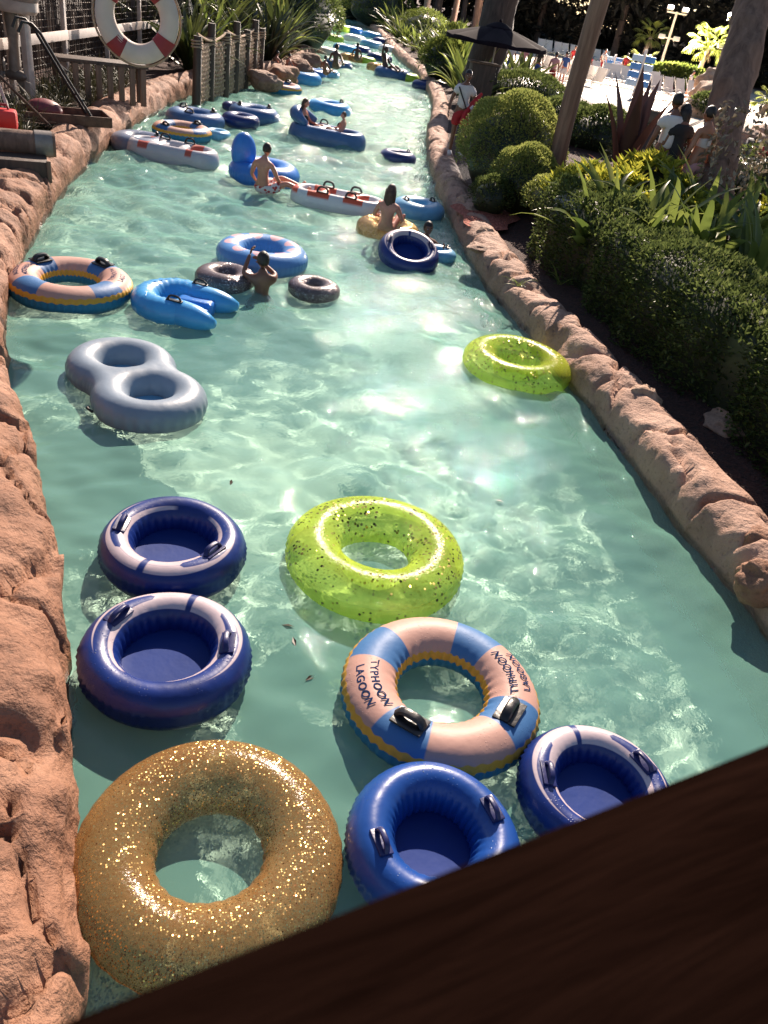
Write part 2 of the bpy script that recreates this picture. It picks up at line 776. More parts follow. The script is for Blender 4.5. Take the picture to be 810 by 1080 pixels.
def arc(w, h, n=15, under=.0):
    pr = [(under + .03, -1.05), (under + .03, -.4), (under + .02, -.1), (under, .02)]
    for i in range(n + 1):
        a = PI * .97 * i / n
        pr.append((w * .5 - w * .5 * math.cos(a) + .0, .07 + (h - .07) * math.sin(a) ** .6))
    pr.append((w + .06, -.05))
    return pr


kerb('rock_kerb', LC, -1, [(a + .04, z) for a, z in arc(.85, .5, 26)], 'long rounded red rock kerb along the left water edge', 53, M_ROCK, 3.1)
kerb('rock_kerb', RC, 1, arc(.62, .4, 18), 'narrower red rock kerb between the water and the hedge bed', 110, M_ROCKR, 9.7)


# ------------------------------------------------------------------ ground
def ground_z(x, y):
    """height of the ground right of the river"""
    e = edge_x(RC, y)
    d = x - e
    return float(np.interp(d, [0, .9, 3.0, 6.0, 8.5, 10], [.30, .30, .80, .92, .46, .40]))


def build_ground():
    ys = list(np.arange(-8, 40, 1.0)) + list(np.arange(40, 122, 6.0))
    mb = MB()
    lo_ = [-300, -90, -40, -18, -8, -3, -1.2, -.7]
    ro = [.5, .9, 1.6, 3.0, 4.5, 6.0, 7.2, 8.5, 10, 20, 60, 160, 420]
    V, F = [], []
    for y in ys:
        xl, xr = float(edge_x(LC, y)), float(edge_x(RC, y))
        for a in lo_:
            V.append((xl + a, y, .36))
        for a in ro:
            V.append((xr + a, y, ground_z(xr + a, y)))
    c = len(lo_) + len(ro)
    for i in range(len(ys) - 1):
        for j in range(c - 1):
            if j == len(lo_) - 1:
                continue
            F.append((i * c + j, i * c + j + 1, (i + 1) * c + j + 1, (i + 1) * c + j))
    mb.add(V, F)
    # beyond the far bend
    o = len(mb.v)
    last = [Vector(mb.v[(len(ys) - 1) * c + j]) for j in range(c)]
    mb.add(last + [Vector((p.x, 900, .6)) for p in last], [(j, j + 1, c + j + 1, c + j) for j in range(c - 1)])
    g = mb.build('ground', M_MULCH, angle=180)
    tag(g, 'dark bark mulch and soil of the planting beds', 'ground', kind='structure')
    # the sand beach and its paved walk, a sheet just above the soil
    mb = MB()
    ys = list(np.arange(11, 40, 1.0)) + list(np.arange(40, 100, 4.0))
    V, F = [], []
    for y in ys:
        xr = float(edge_x(RC, y))
        for a in (7.0, 8.5, 10, 20, 40, 80):
            V.append((xr + a, y, ground_z(xr + a, y) + .012))
    for i in range(len(ys) - 1):
        for j in range(5):
            F.append((i * 6 + j, i * 6 + j + 1, i * 6 + j + 7, i * 6 + j + 6))
    mb.add(V, F)
    tag(mb.build('beach', M_SAND, angle=180), 'brightly lit pale sand beach beyond the plants', 'beach', kind='structure')


build_ground()


# ------------------------------------------------------------------ floats
def ring_pt(R, r, hz, u, v, off=0.0):
    c = R + (r + off) * math.cos(v)
    return Vector((c * math.cos(u), c * math.sin(u), (r * hz + off) * math.sin(v)))


def ring_mesh(name, R, r, hz, mat, nu=128, nv=36, wr=.006, nw=44, wi=.006, seed=0, pinch=0.0, parent=None, u_span=1.0):
    """inflated ring with puckered outer and inner seams, UV = (angle, section)"""
    u = np.arange(nu) / nu * 2 * PI
    v = np.arange(nv) / nv * 2 * PI
    U, V = np.meshgrid(u, v, indexing='ij')
    vc = (V + PI) % (2 * PI) - PI
    vi = np.abs(vc) - PI
    rr = r * np.ones_like(U)
    ph = .8 * np.sin(3 * U + seed) + .6 * np.sin(5 * U + 2 * seed)
    rr += wr * np.exp(-(vc / .38) ** 2) * np.sin(nw * U + ph)
    rr += wi * np.exp(-(vi / .55) ** 2) * np.sin(nw * .55 * U + ph)
    rr -= .010 * np.exp(-(vc / .06) ** 2)
    rr += .004 * np.sin(2 * U + seed) + .003 * np.sin(3 * U + V + seed)
    c = R + rr * np.cos(V)
    P = np.stack([c * np.cos(U), c * np.sin(U), rr * hz * np.sin(V)], -1).reshape(-1, 3)
    F, UV = [], []
    for i in range(nu):
        for j in range(nv):
            i2, j2 = (i + 1) % nu, (j + 1) % nv
            F.append((i * nv + j, i2 * nv + j, i2 * nv + j2, i * nv + j2))
            a, b = i / nu, (i + 1) / nu
            s, t = j / nv, (j + 1) / nv
            UV += [a, s, b, s, b, t, a, t]
    me = bpy.data.meshes.new(name)
    me.from_pydata(P.tolist(), [], F)
    lay = me.uv_layers.new(name='UVMap')
    lay.data.foreach_set('uv', UV)
    me.materials.append(mat)
    me.polygons.foreach_set('use_smooth', [True] * len(F))
    me.update()
    return link(name, me, parent)


def uvs(k):
    s = k.n('ShaderNodeSeparateXYZ')
    k.set(s.inputs[0], k.coord('UV'))
    return s.outputs[0], s.outputs[1]


def tube_mat(name, navy=(.006, .023, .15), white=(.58, .47, .49)):
    """navy river tube with a tapering white swoosh on its top"""
    k = NT(name)
    U, V = uvs(k)
    a = k.math('MULTIPLY', k.math('ABSOLUTE', k.math('SUBTRACT', U, .5)), 2.0)   # 0 at gap, 1 opposite
    lo_e = k.math('MULTIPLY_ADD', k.math('POWER', a, 2.2), .15, .150)
    w1 = k.math('MULTIPLY', k.ss(k.math('SUBTRACT', V, lo_e), 0, .004), k.math('SUBTRACT', 1.0, k.ss(V, .365, .004)))
    # navy crescent round the grip
    cr = k.math('MULTIPLY', k.ss(a, .2, .01), k.math('MINIMUM', k.math('MULTIPLY_ADD', a, .13, .004), .055))
    cz = k.math('MULTIPLY_ADD', a, .05, .235)
    dv = k.math('ABSOLUTE', k.math('SUBTRACT', V, cz))
    w2 = k.ss(k.math('SUBTRACT', dv, cr), 0, .004)
    gap = k.ss(a, .018, .004)
    tip = k.math('SUBTRACT', 1.0, k.ss(a, .86, .02))
    wh = k.math('MULTIPLY', k.math('MULTIPLY', w1, w2), k.math('MULTIPLY', gap, tip))
    tint = k.noise(5.0, 3)
    wc = k.ramp(tint, [(.3, tuple(x * .88 for x in white)), (.7, white)])
    nc = k.ramp(tint, [(.3, tuple(x * .8 for x in navy)), (.7, tuple(x * 1.25 for x in navy))])
    vinyl_finish(k, k.mix(wh, nc, wc), .36)
    return k.m


def sector_mat(name):
    """peach and blue checks between two yellow bands over a blue underside"""
    k = NT(name)
    U, V = uvs(k)
    fr = k.math('FRACT', k.math('MULTIPLY', U, 4.0))
    bl = k.band(fr, .31, .69, .006)
    c = k.mix(bl, (.52, .30, .24), (.06, .165, .36))
    wob = k.math('MULTIPLY', k.math('SINE', k.math('MULTIPLY', U, 270.0)), .006)
    v2 = k.math('ADD', V, wob)
    top = k.band(v2, .085, .43, .003)
    yel = k.band(v2, .028, .49, .003)
    c2 = k.mix(yel, (.03, .19, .34), (.66, .34, .045))
    c3 = k.mix(top, c2, c)
    vinyl_finish(k, c3, .5)
    k.b.inputs['Specular IOR Level'].default_value = .28
    k.b.inputs['Coat Weight'].default_value = 0.0
    return k.m


def glitter_mat(name, film, alpha, flake_a, flake_b, dens, scale, big=False, gloss=.3, top_clear=0.0):
    """see-through tinted film with loose glitter flakes inside"""
    k = NT(name)
    co = k.coord()
    U, V = uvs(k)
    vo = k.vor(scale, co)
    sepc = k.n('ShaderNodeSeparateColor')
    k.set(sepc.inputs[0], vo['Color'])
    # flakes gather in drifts
    drift = k.noise(2.6, 3, .6, co)
    keep = k.math('MULTIPLY_ADD', drift, 3.4, dens - 1.7, clamp=True)
    on = k.ss(k.math('SUBTRACT', keep, sepc.outputs[0]), 0, .01)
    dot = k.math('MULTIPLY', on, k.math('SUBTRACT', 1.0, k.ss(vo['Distance'], .36, .03)))
    # random facing of each flake
    vm = k.n('ShaderNodeVectorMath', operation='SUBTRACT')
    k.set(vm.inputs[0], vo['Color'])
    vm.inputs[1].default_value = (.5, .5, .5)
    sc_ = k.n('ShaderNodeVectorMath', operation='SCALE')
    k.set(sc_.inputs[0], vm.outputs[0])
    sc_.inputs[3].default_value = .8
    geo = k.n('ShaderNodeNewGeometry')
    ad = k.n('ShaderNodeVectorMath', operation='ADD')
    k.set(ad.inputs[0], geo.outputs['Normal'])
    k.set(ad.inputs[1], sc_.outputs[0])
    nm = k.n('ShaderNodeVectorMath', operation='NORMALIZE')
    k.set(nm.inputs[0], ad.outputs[0])
    fl = k.n('ShaderNodeBsdfPrincipled')
    k.set(fl.inputs['Base Color'], k.mix(sepc.outputs[1], flake_a, flake_b))
    fl.inputs['Metallic'].default_value = .9
    fl.inputs['Roughness'].default_value = .30
    k.set(fl.inputs['Normal'], nm.outputs[0])
    # film
    lw = k.n('ShaderNodeLayerWeight')
    lw.inputs[0].default_value = .35
    topm = k.band(V, .06, .46, .05)
    al = k.math('MULTIPLY_ADD', lw.outputs['Facing'], .35, k.math('MULTIPLY_ADD', topm, -top_clear, alpha), clamp=True)
    wr = k.bump(k.noise(60.0, 3, .6, co), .35, .006, k.bump(k.noise(11.0, 3, .5, co), .3, .02))
    k.p(Base_Color=film, Roughness=gloss, Normal=wr, Alpha=1.0)
    k.b.inputs['Specular IOR Level'].default_value = .32
    tr = k.n('ShaderNodeBsdfTransparent')
    tr.inputs[0].default_value = (*[min(1, .45 + .9 * c) for c in film], 1)
    m1 = k.n('ShaderNodeMixShader')
    k.set(m1.inputs[0], al)
    k.t.links.new(tr.outputs[0], m1.inputs[1])
    k.t.links.new(k.b.outputs[0], m1.inputs[2])
    m2 = k.n('ShaderNodeMixShader')
    k.set(m2.inputs[0], dot)
    k.t.links.new(m1.outputs[0], m2.inputs[1])
    k.t.links.new(fl.outputs[0], m2.inputs[2])
    k.t.links.new(m2.outputs[0], k.out.inputs[0])
    return k.m


M_TUBE = tube_mat('navy and white tube vinyl')
M_SECT = sector_mat('peach and blue checked vinyl')
M_NAVY = vinyl('navy vinyl', (.007, .024, .14))
M_NAVYF = vinyl('navy tube floor', (.007, .030, .17), rough=.6, drops=False)
M_NAVYF.node_tree.nodes['Principled BSDF'].inputs['Specular IOR Level'].default_value = .15
M_BLUE = vinyl('bright blue vinyl', (.035, .20, .62))
M_LBLUE = vinyl('light blue vinyl', (.16, .40, .62))
M_SKY = vinyl('sky blue vinyl', (.06, .33, .68))
M_SLATE = vinyl('slate blue vinyl', (.055, .13, .29))
M_GREYB = vinyl('grey blue vinyl', (.22, .27, .33), drops=False, rough=.42)
M_WHITEV = vinyl('white vinyl', (.72, .70, .68))
M_REDV = vinyl('orange red vinyl', (.62, .09, .035))
M_LIME = vinyl('lime vinyl', (.42, .62, .05))
M_BLACK = simple('black rubber', (.012, .011, .012), .35, .3, 8, .3, 30)
M_NAVYH = simple('navy grip rubber', (.014, .018, .10), .38, .2, 8, .2, 30)
M_PRINT = simple('navy print ink', (.012, .03, .09), .9, .2, 20, .0, spec=.05)
M_GREEN_G = glitter_mat('lime glitter film', (.74, .88, .08), .44, (.012, .012, .01), (.45, .36, .10), .30, 34, gloss=.22, top_clear=.30)
M_GOLD_G = glitter_mat('gold glitter film', (.42, .215, .075), .40, (.98, .74, .28), (.16, .07, .03), 1.02, 92, gloss=.15, top_clear=.10)
M_SILV_G = glitter_mat('smoky silver glitter film', (.13, .095, .10), .80, (.75, .68, .66), (.25, .2, .22), .55, 80)


def arch_grip(root, R, r, hz, u, v, mat, length=.17, lift=.05, width=.022, name='handle', rotate=0.0):
    """moulded grip: a pad on the vinyl with an arched bar over it"""
    c = ring_pt(R, r, hz, u, v)
    nrm = (ring_pt(R, r, hz, u, v, .05) - c).normalized()
    tan = Vector((-math.sin(u), math.cos(u), 0))
    bi = nrm.cross(tan).normalized()
    if rotate:
        q = Matrix.Rotation(rotate, 3, nrm)
        tan, bi = q @ tan, q @ bi
    M = Matrix((tan, bi, nrm)).transposed()
    mb = MB()
    mb.box(c + nrm * .004, (length * 1.15, width * 2.9, .014), bev=.006, rot=M)
    pts = []
    for i in range(9):
        t = i / 8 * 2 - 1
        pts.append(c + tan * (t * length * .5) + nrm * (.008 + lift * (1 - abs(t) ** 4)))
    mb.tube(pts, width * .62, 8, flat=.7)
    return mb.build(name, mat, root)


def text_mesh(body, size):
    cu = bpy.data.curves.new('txt', 'FONT')
    cu.body = body
    cu.size = size
    cu.align_x = 'CENTER'
    cu.align_y = 'CENTER'
    cu.offset = size * .02
    cu.space_character = 1.12
    o = bpy.data.objects.new('txt', cu)
    COL.objects.link(o)
    dg = bpy.context.evaluated_depsgraph_get()
    dg.update()
    me = bpy.data.meshes.new_from_object(o.evaluated_get(dg))
    bpy.data.objects.remove(o)
    bm = bmesh.new()
    bm.from_mesh(me)
    bmesh.ops.triangulate(bm, faces=bm.faces[:])
    bmesh.ops.subdivide_edges(bm, edges=[e for e in bm.edges if e.calc_length() > size * .3], cuts=2)
    bm.to_mesh(me)
    bm.free()
    return me


def ring_text(root, R, r, hz, u0, lines):
    """lines: (text, size, section angle); letters stand with their tops towards the hole"""
    for body, size, v0 in lines:
        me = text_mesh(body, size)
        for q in me.vertices:
            x, y = q.co.x, q.co.y
            v = v0 + y / r
            rad = R + r * math.cos(v)
            q.co = ring_pt(R, r, hz, u0 + x / rad, v, .0035)
        me.materials.clear()
        me.materials.append(M_PRINT)
        link('lettering', me, root)


def place(px, py, D, rz=0.0, z=None, r=None, tilt=None, name='', label='', cat='swim ring', group=None):
    p = at(px, py, z)
    t = thing(name, label, cat, p, rz, group)
    if tilt:
        t.rotation_euler = (Matrix.Rotation(tilt[0], 3, 'X') @ Matrix.Rotation(tilt[1], 3, 'Y') @ Matrix.Rotation(rz, 3, 'Z')).to_euler()
    return t


def px_size(px, py, npx, z=.15):
    return span(npx, at(px, py, z))


GR = 'swim rings and tubes floating on the river'


def river_tube(px, py, npx, rz, label, z=.11, tilt=None, simple_far=False):
    D = px_size(px, py, npx)
    r = D * .120
    R = D / 2 - r
    hz = 1.28
    t = place(px, py, D, rz, z, tilt=tilt, name='river_tube', label=label, cat='river tube', group=GR)
    ring_mesh('tube_body', R, r, hz, M_TUBE, parent=t, nw=58, wr=.011, wi=.006, seed=px * .1)
    mb = MB()
    mb.lathe([(.0, -.035), (R * .5, -.033), (R - r * .9, -.028), (R - r * .7, -.02)], 40)
    mb.build('floor_panel', M_NAVYF, t)
    for s in (-1, 1):
        arch_grip(t, R, r, hz, PI + s * PI * .42, .285 * 2 * PI, M_NAVYH, length=D * .15, lift=D * .045, width=D * .03)
    return t


def checked_ring(px, py, npx, rz, label, text=True, z=.07, grips=(1, 3), tilt=None):
    D = px_size(px, py, npx)
    r = D * .138
    R = D / 2 - r
    hz = .86
    t = place(px, py, D, rz, z, tilt=tilt, name='swim_ring', label=label, group=GR)
    ring_mesh('ring_body', R, r, hz, M_SECT, parent=t, nw=58, wr=.010, wi=.008, seed=px * .17, nu=180)
    for q in grips:
        arch_grip(t, R, r, hz, (q * .25 + .125) * 2 * PI, .26 * 2 * PI, M_BLACK, length=D * .14, lift=D * .035, width=D * .04)
    if text:
        for q in (0, 2):
            ring_text(t, R, r, hz, (q * .25) * 2 * PI,
                      [('TYPHOON', D * .056, .262 * 2 * PI), ('LAGOON', D * .056, .182 * 2 * PI)])
    return t


def plain_ring(px, py, npx, rz, label, mat, k=.15, z=.06, grips=0, gmat=None, tilt=None, name='swim_ring', nw=50, wr=.006, floor=None, hz=.86, cat='swim ring'):
    D = px_size(px, py, npx)
    r = D * k
    R = D / 2 - r
    t = place(px, py, D, rz, z, tilt=tilt, name=name, label=label, cat=cat, group=GR)
    small = npx < 75
    ring_mesh('ring_body', R, r, hz, mat, parent=t, nw=nw, wr=wr, wi=wr, seed=px * .13, nu=72 if small else 160, nv=20 if small else 40)
    if floor:
        mb = MB()
        mb.lathe([(.0, -.05), (R * .5, -.05), (R - r * .7, -.04)], 32)
        mb.build('floor_panel', floor, t)
    for q in range(grips):
        arch_grip(t, R, r, hz, q * 2 * PI / grips + .3, .27 * 2 * PI, gmat or M_BLACK, length=D * .14, lift=D * .05, width=D * .028)
    return t


# nearest group
checked_ring(464, 731, 214, math.radians(20), 'peach and blue checked ring with lettering and a yellow edge, touching the lime glitter ring', z=.10, grips=(2, 3))
plain_ring(222, 903, 287, .4, 'large gold glitter ring beside the left rock kerb', M_GOLD_G, k=.152, z=.08, nw=40, wr=.004)
plain_ring(396, 586, 194, .9, 'larger lime glitter ring with black flakes, touching the checked ring', M_GREEN_G, k=.155, z=.07, wr=.004)
plain_ring(545, 385, 119, 2.2, 'lime glitter ring drifting near the right rock kerb', M_GREEN_G, k=.155, z=.07, wr=.004)
river_tube(176, 693, 178, math.radians(-95), 'navy and white tube floating just above the gold glitter ring', z=.12)
river_tube(183, 578, 152, math.radians(80), 'navy and white tube with two grips floating below the figure eight float', z=.12)
river_tube(628, 838, 168, math.radians(-70), 'navy tube with pale swoosh half hidden behind the dark handrail', z=.12)
t = plain_ring(456, 890, 186, .2, 'plain royal blue tube with no white swoosh, cut off by the dark handrail', vinyl('royal blue tube vinyl', (.012, .062, .27)), k=.135, z=.14, hz=1.35,
           nw=64, wr=.007, floor=M_NAVYF, grips=2, gmat=M_NAVYH, name='river_tube', cat='river tube')
checked_ring(75, 301, 127, math.radians(20), 'peach and blue checked ring with black grips resting against the left rock kerb', grips=(0, 1), z=.09)


def figure_eight():
    p1, p2 = at(128, 386, .1), at(159, 421, .1)
    c = (p1 + p2) / 2
    d = p2 - p1
    ang = math.atan2(d.y, d.x)
    W = span(116, c)
    r = W * .160
    R = W / 2 - r
    off = W * .335
    vs, fs = [], []
    nu, nv = 64, 24
    for sx in (-1, 1):
        o = len(vs)
        for i in range(nu):
            for j in range(nv):
                q = ring_pt(R, r, 1.0, 2 * PI * i / nu, 2 * PI * j / nv)
                vs.append((q.x + sx * off, q.y, q.z))
        for i in range(nu):
            for j in range(nv):
                fs.append((o + i * nv + j, o + (i + 1) % nu * nv + j, o + (i + 1) % nu * nv + (j + 1) % nv, o + i * nv + (j + 1) % nv))
    for sy in (-1, 1):
        o = len(vs)
        for i in range(13):
            x = -off + 2 * off * i / 12
            yy = R * (1 - .22 * math.cos(PI * .5 * x / off))
            for j in range(nv):
                a = 2 * PI * j / nv
                vs.append((x, sy * yy + r * math.cos(a), r * math.sin(a)))
        for i in range(12):
            for j in range(nv):
                fs.append((o + i * nv + j, o + (i + 1) * nv + j, o + (i + 1) * nv + (j + 1) % nv, o + i * nv + (j + 1) % nv))
        fs.append(tuple(o + j for j in range(nv)))
        fs.append(tuple(o + 12 * nv + j for j in range(nv)))
    t = thing('double_float', 'grey blue figure eight float with two round holes', 'pool float', c - Vector((0, 0, .02)), ang, GR)
    b = baked('float_body', vs, [], fs, [('REMESH', dict(mode='VOXEL', voxel_size=.02)), ('SMOOTH', dict(factor=.5, iterations=30))], M_GREYB, t)
    # puckered seam round the outside
    for v in b.data.vertices:
        k = math.exp(-(v.co.z / (r * .45)) ** 2)
        a = math.atan2(v.co.y, v.co.x)
        n = v.normal
        if n.x * v.co.x + n.y * v.co.y > 0:
            v.co += Vector((n.x, n.y, 0)) * (.005 * math.sin(46 * a + 2 * math.sin(3 * a))) * k
    for sx in (-1, 1):
        mb = MB()
        mb.lathe([(0, -.05), (R * .5, -.052), (R - r * .8, -.045)], 32, c=(sx * off, 0, 0))
        mb.build('floor_panel', M_LBLUE, t)
    mb = MB()
    mb.tube([(off - .05, -W * .5 - .02, .0), (off, -W * .5 - .05, .02), (off + .05, -W * .5 - .02, .0)], .012, 8)
    mb.build('handle', M_BLACK, t)


figure_eight()


def lounge_float():
    """bright blue U-shaped lounger with a forked tail and two grips"""
    c = at(184, 317, .1)
    W = span(93, c)
    t = thing('lounge_float', 'bright blue horseshoe lounge float with two black grips and open end', 'pool float', c - Vector((0, 0, .02)), math.radians(-8), GR)
    R, r = W * .30, W * .155
    path, rad = [], []
    n = 40
    for i in range(n + 1):
        a = math.radians(55) + math.radians(250) * i / n
        path.append(Vector((R * math.cos(a) * 1.05, R * math.sin(a) * 1.12, 0)))
        rad.append(r)
    head = [Vector((R * .58 + W * .46 * k, path[0].y + W * .05 * k, 0)) for k in (1, .8, .6, .4, .2)]
    tail = [Vector((R * .58 + W * .46 * k, path[-1].y - W * .05 * k, 0)) for k in (.2, .4, .6, .8, 1)]
    pts = head + path + tail
    rads = [r * .30, r * .62, r * .85, r * .95, r] + rad + [r, r * .95, r * .85, r * .62, r * .3]
    for i in range(len(rads)):
        rads[i] *= 1 + .035 * math.sin(i * 2.4) * (1 if 8 < i < 42 else .4)
    mb = MB()
    mb.tube(pts, rads, 24, flat=1.0)
    mb.build('float_body', M_SKY, t, angle=80)
    # inner wedge cushion
    mb = MB()
    mb.box((R * .75, R * .28, -.02), (W * .42, W * .2, r * 1.1), rz=.12, bev=.05)
    mb.box((R * .75, -R * .28, -.04), (W * .42, W * .16, r * .9), rz=-.12, bev=.05)
    mb.build('inner_cushion', M_BLUE, t, angle=60)
    for y in (-1, 1):
        mb = MB()
        cc = Vector((W * .16, y * R * 1.08, r))
        mb.box(cc + Vector((0, 0, .002)), (.19, .055, .014), bev=.006)
        mb.tube([cc + Vector((x, 0, .008 + .045 * (1 - abs(x / .08) ** 4))) for x in np.linspace(-.08, .08, 9)], .013, 8)
        mb.build('handle', M_BLACK, t)
    for y in (-1, 1):
        mb = MB()
        for i in range(5):
            mb.tube([(-R * 1.05 + .03 * i, y * .02 + .06 * i * y, r * .99), (-R * .9 + .03 * i, y * .1 + .07 * i * y, r * .97)], .003, 5)
        mb.build('pleat', M_SKY, t)


lounge_float()


def polka_mat():
    k = NT('blue vinyl with pink dots')
    co = k.coord('UV')
    U, V = uvs(k)
    fu = k.math('SUBTRACT', k.math('FRACT', k.math('MULTIPLY', U, 9.0)), .5)
    dv = k.math('MULTIPLY', k.math('SUBTRACT', V, .26), 3.6)
    d2 = k.math('ADD', k.math('MULTIPLY', fu, fu), k.math('MULTIPLY', dv, dv))
    dot = k.math('SUBTRACT', 1.0, k.ss(d2, .10, .01))
    vinyl_finish(k, k.mix(dot, (.10, .27, .58), (.72, .42, .45)), .3)
    return k.m


plain_ring(277, 270, 98, .3, 'blue ring with pink polka dots that the child leans on', polka_mat(), k=.155, z=.10)
plain_ring(238, 294, 66, .3, 'smoky silver glitter ring between the blue horseshoe float and the child', M_SILV_G, k=.19, z=.07)
plain_ring(331, 305, 57, 1.3, 'smaller smoky silver glitter ring on the far side of the child', M_SILV_G, k=.18, z=.06)
river_tube(431, 267, 64, math.radians(-80), 'navy and white tube tipped up towards the gold ring with a bather behind', z=.17, tilt=(math.radians(22), math.radians(6)))
plain_ring(462, 268, 40, .3, 'small light blue ring wedged behind the tipped navy tube', M_LBLUE, k=.2, z=.05, grips=1)
plain_ring(409, 243, 70, .3, 'gold glitter ring with a dark haired bather sitting in it', M_GOLD_G, k=.17, z=.05)
plain_ring(441, 221, 58, .3, 'light blue ring with two grips lying against the right rock kerb', M_LBLUE, k=.19, z=.08, grips=2)


def long_float(px, py, npx, wpx, rz, label, mats, z=.08, name='double_float', holes=2, k=.165, grips=4, hz=1.5, gm=None, back=None, cat='pool float'):
    """two-seat float: two rings grown together"""
    c = at(px, py, z)
    Lg = span(npx, c)
    W = span(wpx, c)
    r = W * k
    R = W / 2 - r
    off = Lg / 2 - W / 2
    vs, fs = [], []
    nu, nv = 56, 18
    for sx in (-1, 1):
        o = len(vs)
        for i in range(nu):
            for j in range(nv):
                q = ring_pt(R, r, hz, 2 * PI * i / nu, 2 * PI * j / nv)
                vs.append((q.x + sx * off, q.y, q.z))
        for i in range(nu):
            for j in range(nv):
                fs.append((o + i * nv + j, o + (i + 1) % nu * nv + j, o + (i + 1) % nu * nv + (j + 1) % nv, o + i * nv + (j + 1) % nv))
    for sy in (-1, 1):
        o = len(vs)
        for i in range(12):
            x = -off + 2 * off * i / 11
            for j in range(nv):
                a = 2 * PI * j / nv
                vs.append((x, sy * (R) + r * math.cos(a), r * hz * math.sin(a)))
        for i in range(11):
            for j in range(nv):
                fs.append((o + i * nv + j, o + (i + 1) * nv + j, o + (i + 1) * nv + (j + 1) % nv, o + i * nv + (j + 1) % nv))
        fs.append(tuple(o + j for j in range(nv)))
        fs.append(tuple(o + 11 * nv + j for j in range(nv)))
    t = thing(name, label, cat, c, rz, GR)
    baked('float_body', vs, [], fs, [('REMESH', dict(mode='VOXEL', voxel_size=.035)), ('SMOOTH', dict(factor=.5, iterations=8))], mats, t)
    mb = MB()
    mb.box((0, 0, -.03), (off * 2 + R, R * 1.7, .02))
    mb.build('floor_panel', M_NAVYF if gm is None else gm, t)
    for q in range(grips):
        x = (-.5 if q % 2 else .5) * off
        y = (1 if q < 2 else -1) * R
        mb = MB()
        cc = Vector((x, y, r * hz))
        mb.box(cc, (.22, .09, .016), bev=.006)
        mb.tube([cc + Vector((s, 0, .01 + .075 * (1 - abs(s / .1) ** 4))) for s in np.linspace(-.1, .1, 9)], .019, 8)
        mb.build('handle', M_BLACK, t)
    if back:
        mb = MB()
        pts = []
        for i in range(13):
            a = PI / 2 + PI * i / 12
            pts.append((-off + R * math.cos(a) * 1.05, R * math.sin(a), r * hz + .18 * math.sin(PI * i / 12)))
        mb.tube(pts, [r * (.45 + .5 * math.sin(PI * i / 12)) for i in range(13)], 14)
        mb.build('headrest', back, t, angle=80)
    return t


def panel_mat(name, base, spot, sx, sy, th):
    k = NT(name)
    co = k.coord()
    x = k.n('ShaderNodeSeparateXYZ')
    k.set(x.inputs[0], co)
    fx = k.math('ABSOLUTE', k.math('SUBTRACT', k.math('FRACT', k.math('MULTIPLY', x.outputs[0], sx)), .5))
    up = k.ss(x.outputs[2], .10, .02)
    m = k.math('MULTIPLY', k.math('SUBTRACT', 1.0, k.ss(k.math('ADD', fx, k.math('MULTIPLY', k.noise(1.2, 1, .4, co), .2)), th, .01)), up)
    vinyl_finish(k, k.mix(m, base, spot), .33)
    return k.m


M_RW = panel_mat('white vinyl with orange red panels', (.66, .66, .66), (.62, .10, .04), 1.6, 1, .42)
long_float(357, 214, 104, 44, math.radians(-3), 'long white double float with orange red panels and black grips', M_RW)
long_float(345, 146, 84, 46, math.radians(-8), 'slate blue double float carrying a woman and a child', M_SLATE, back=M_SLATE, grips=2)
long_float(182, 163, 100, 46, math.radians(-2), 'white and grey double float with red panels, against the left cluster', panel_mat('grey white vinyl with red panels', (.50, .48, .50), (.50, .09, .05), 1.1, 1, .2), grips=2)
plain_ring(148, 152, 62, .2, 'slate grey ring at the kerb end of the left cluster', vinyl('slate grey vinyl', (.16, .19, .27)), k=.19, z=.10, grips=1)
checked_ring(192, 139, 62, math.radians(15), 'dull gold and blue checked ring in the middle of the left cluster', text=False, grips=(0, 2), z=.10)
plain_ring(206, 126, 62, .2, 'navy rimmed blue ring at the back of the left cluster', M_SLATE, k=.17, z=.1, grips=3, floor=M_NAVYF)
plain_ring(229, 142, 30, .2, 'small pale blue ring poking out behind the gold checked ring', M_LBLUE, k=.2, z=.04)
plain_ring(268, 121, 54, .2, 'large slate blue ring with a navy tube leaning on it', M_SLATE, k=.18, z=.1, grips=2, floor=M_NAVYF)
plain_ring(254, 127, 40, .2, 'navy tube overlapping the near side of the slate blue ring', M_NAVY, k=.19, z=.14)
plain_ring(247, 113, 26, .2, 'small navy ring behind the slate blue ring', M_NAVY, k=.2, z=.1, grips=1)
plain_ring(279, 183, 76, .2, 'blue ring with pale rim that the man in red and white shorts sits on', M_BLUE, k=.18, z=.10, floor=M_NAVYF)
plain_ring(420, 166, 40, .2, 'lone navy tube with a grip in the glinting water', M_NAVY, k=.19, z=.06, grips=1, gmat=M_NAVYH)
plain_ring(347, 115, 48, .2, 'sky blue ring floating alone in mid river behind the slate double float', M_SKY, k=.19, z=.07, grips=1)
checked_ring(297, 93, 43, math.radians(30), 'orange and blue checked ring with two grips, alone below the sky blue floats', text=False, z=.12, grips=(0, 2))
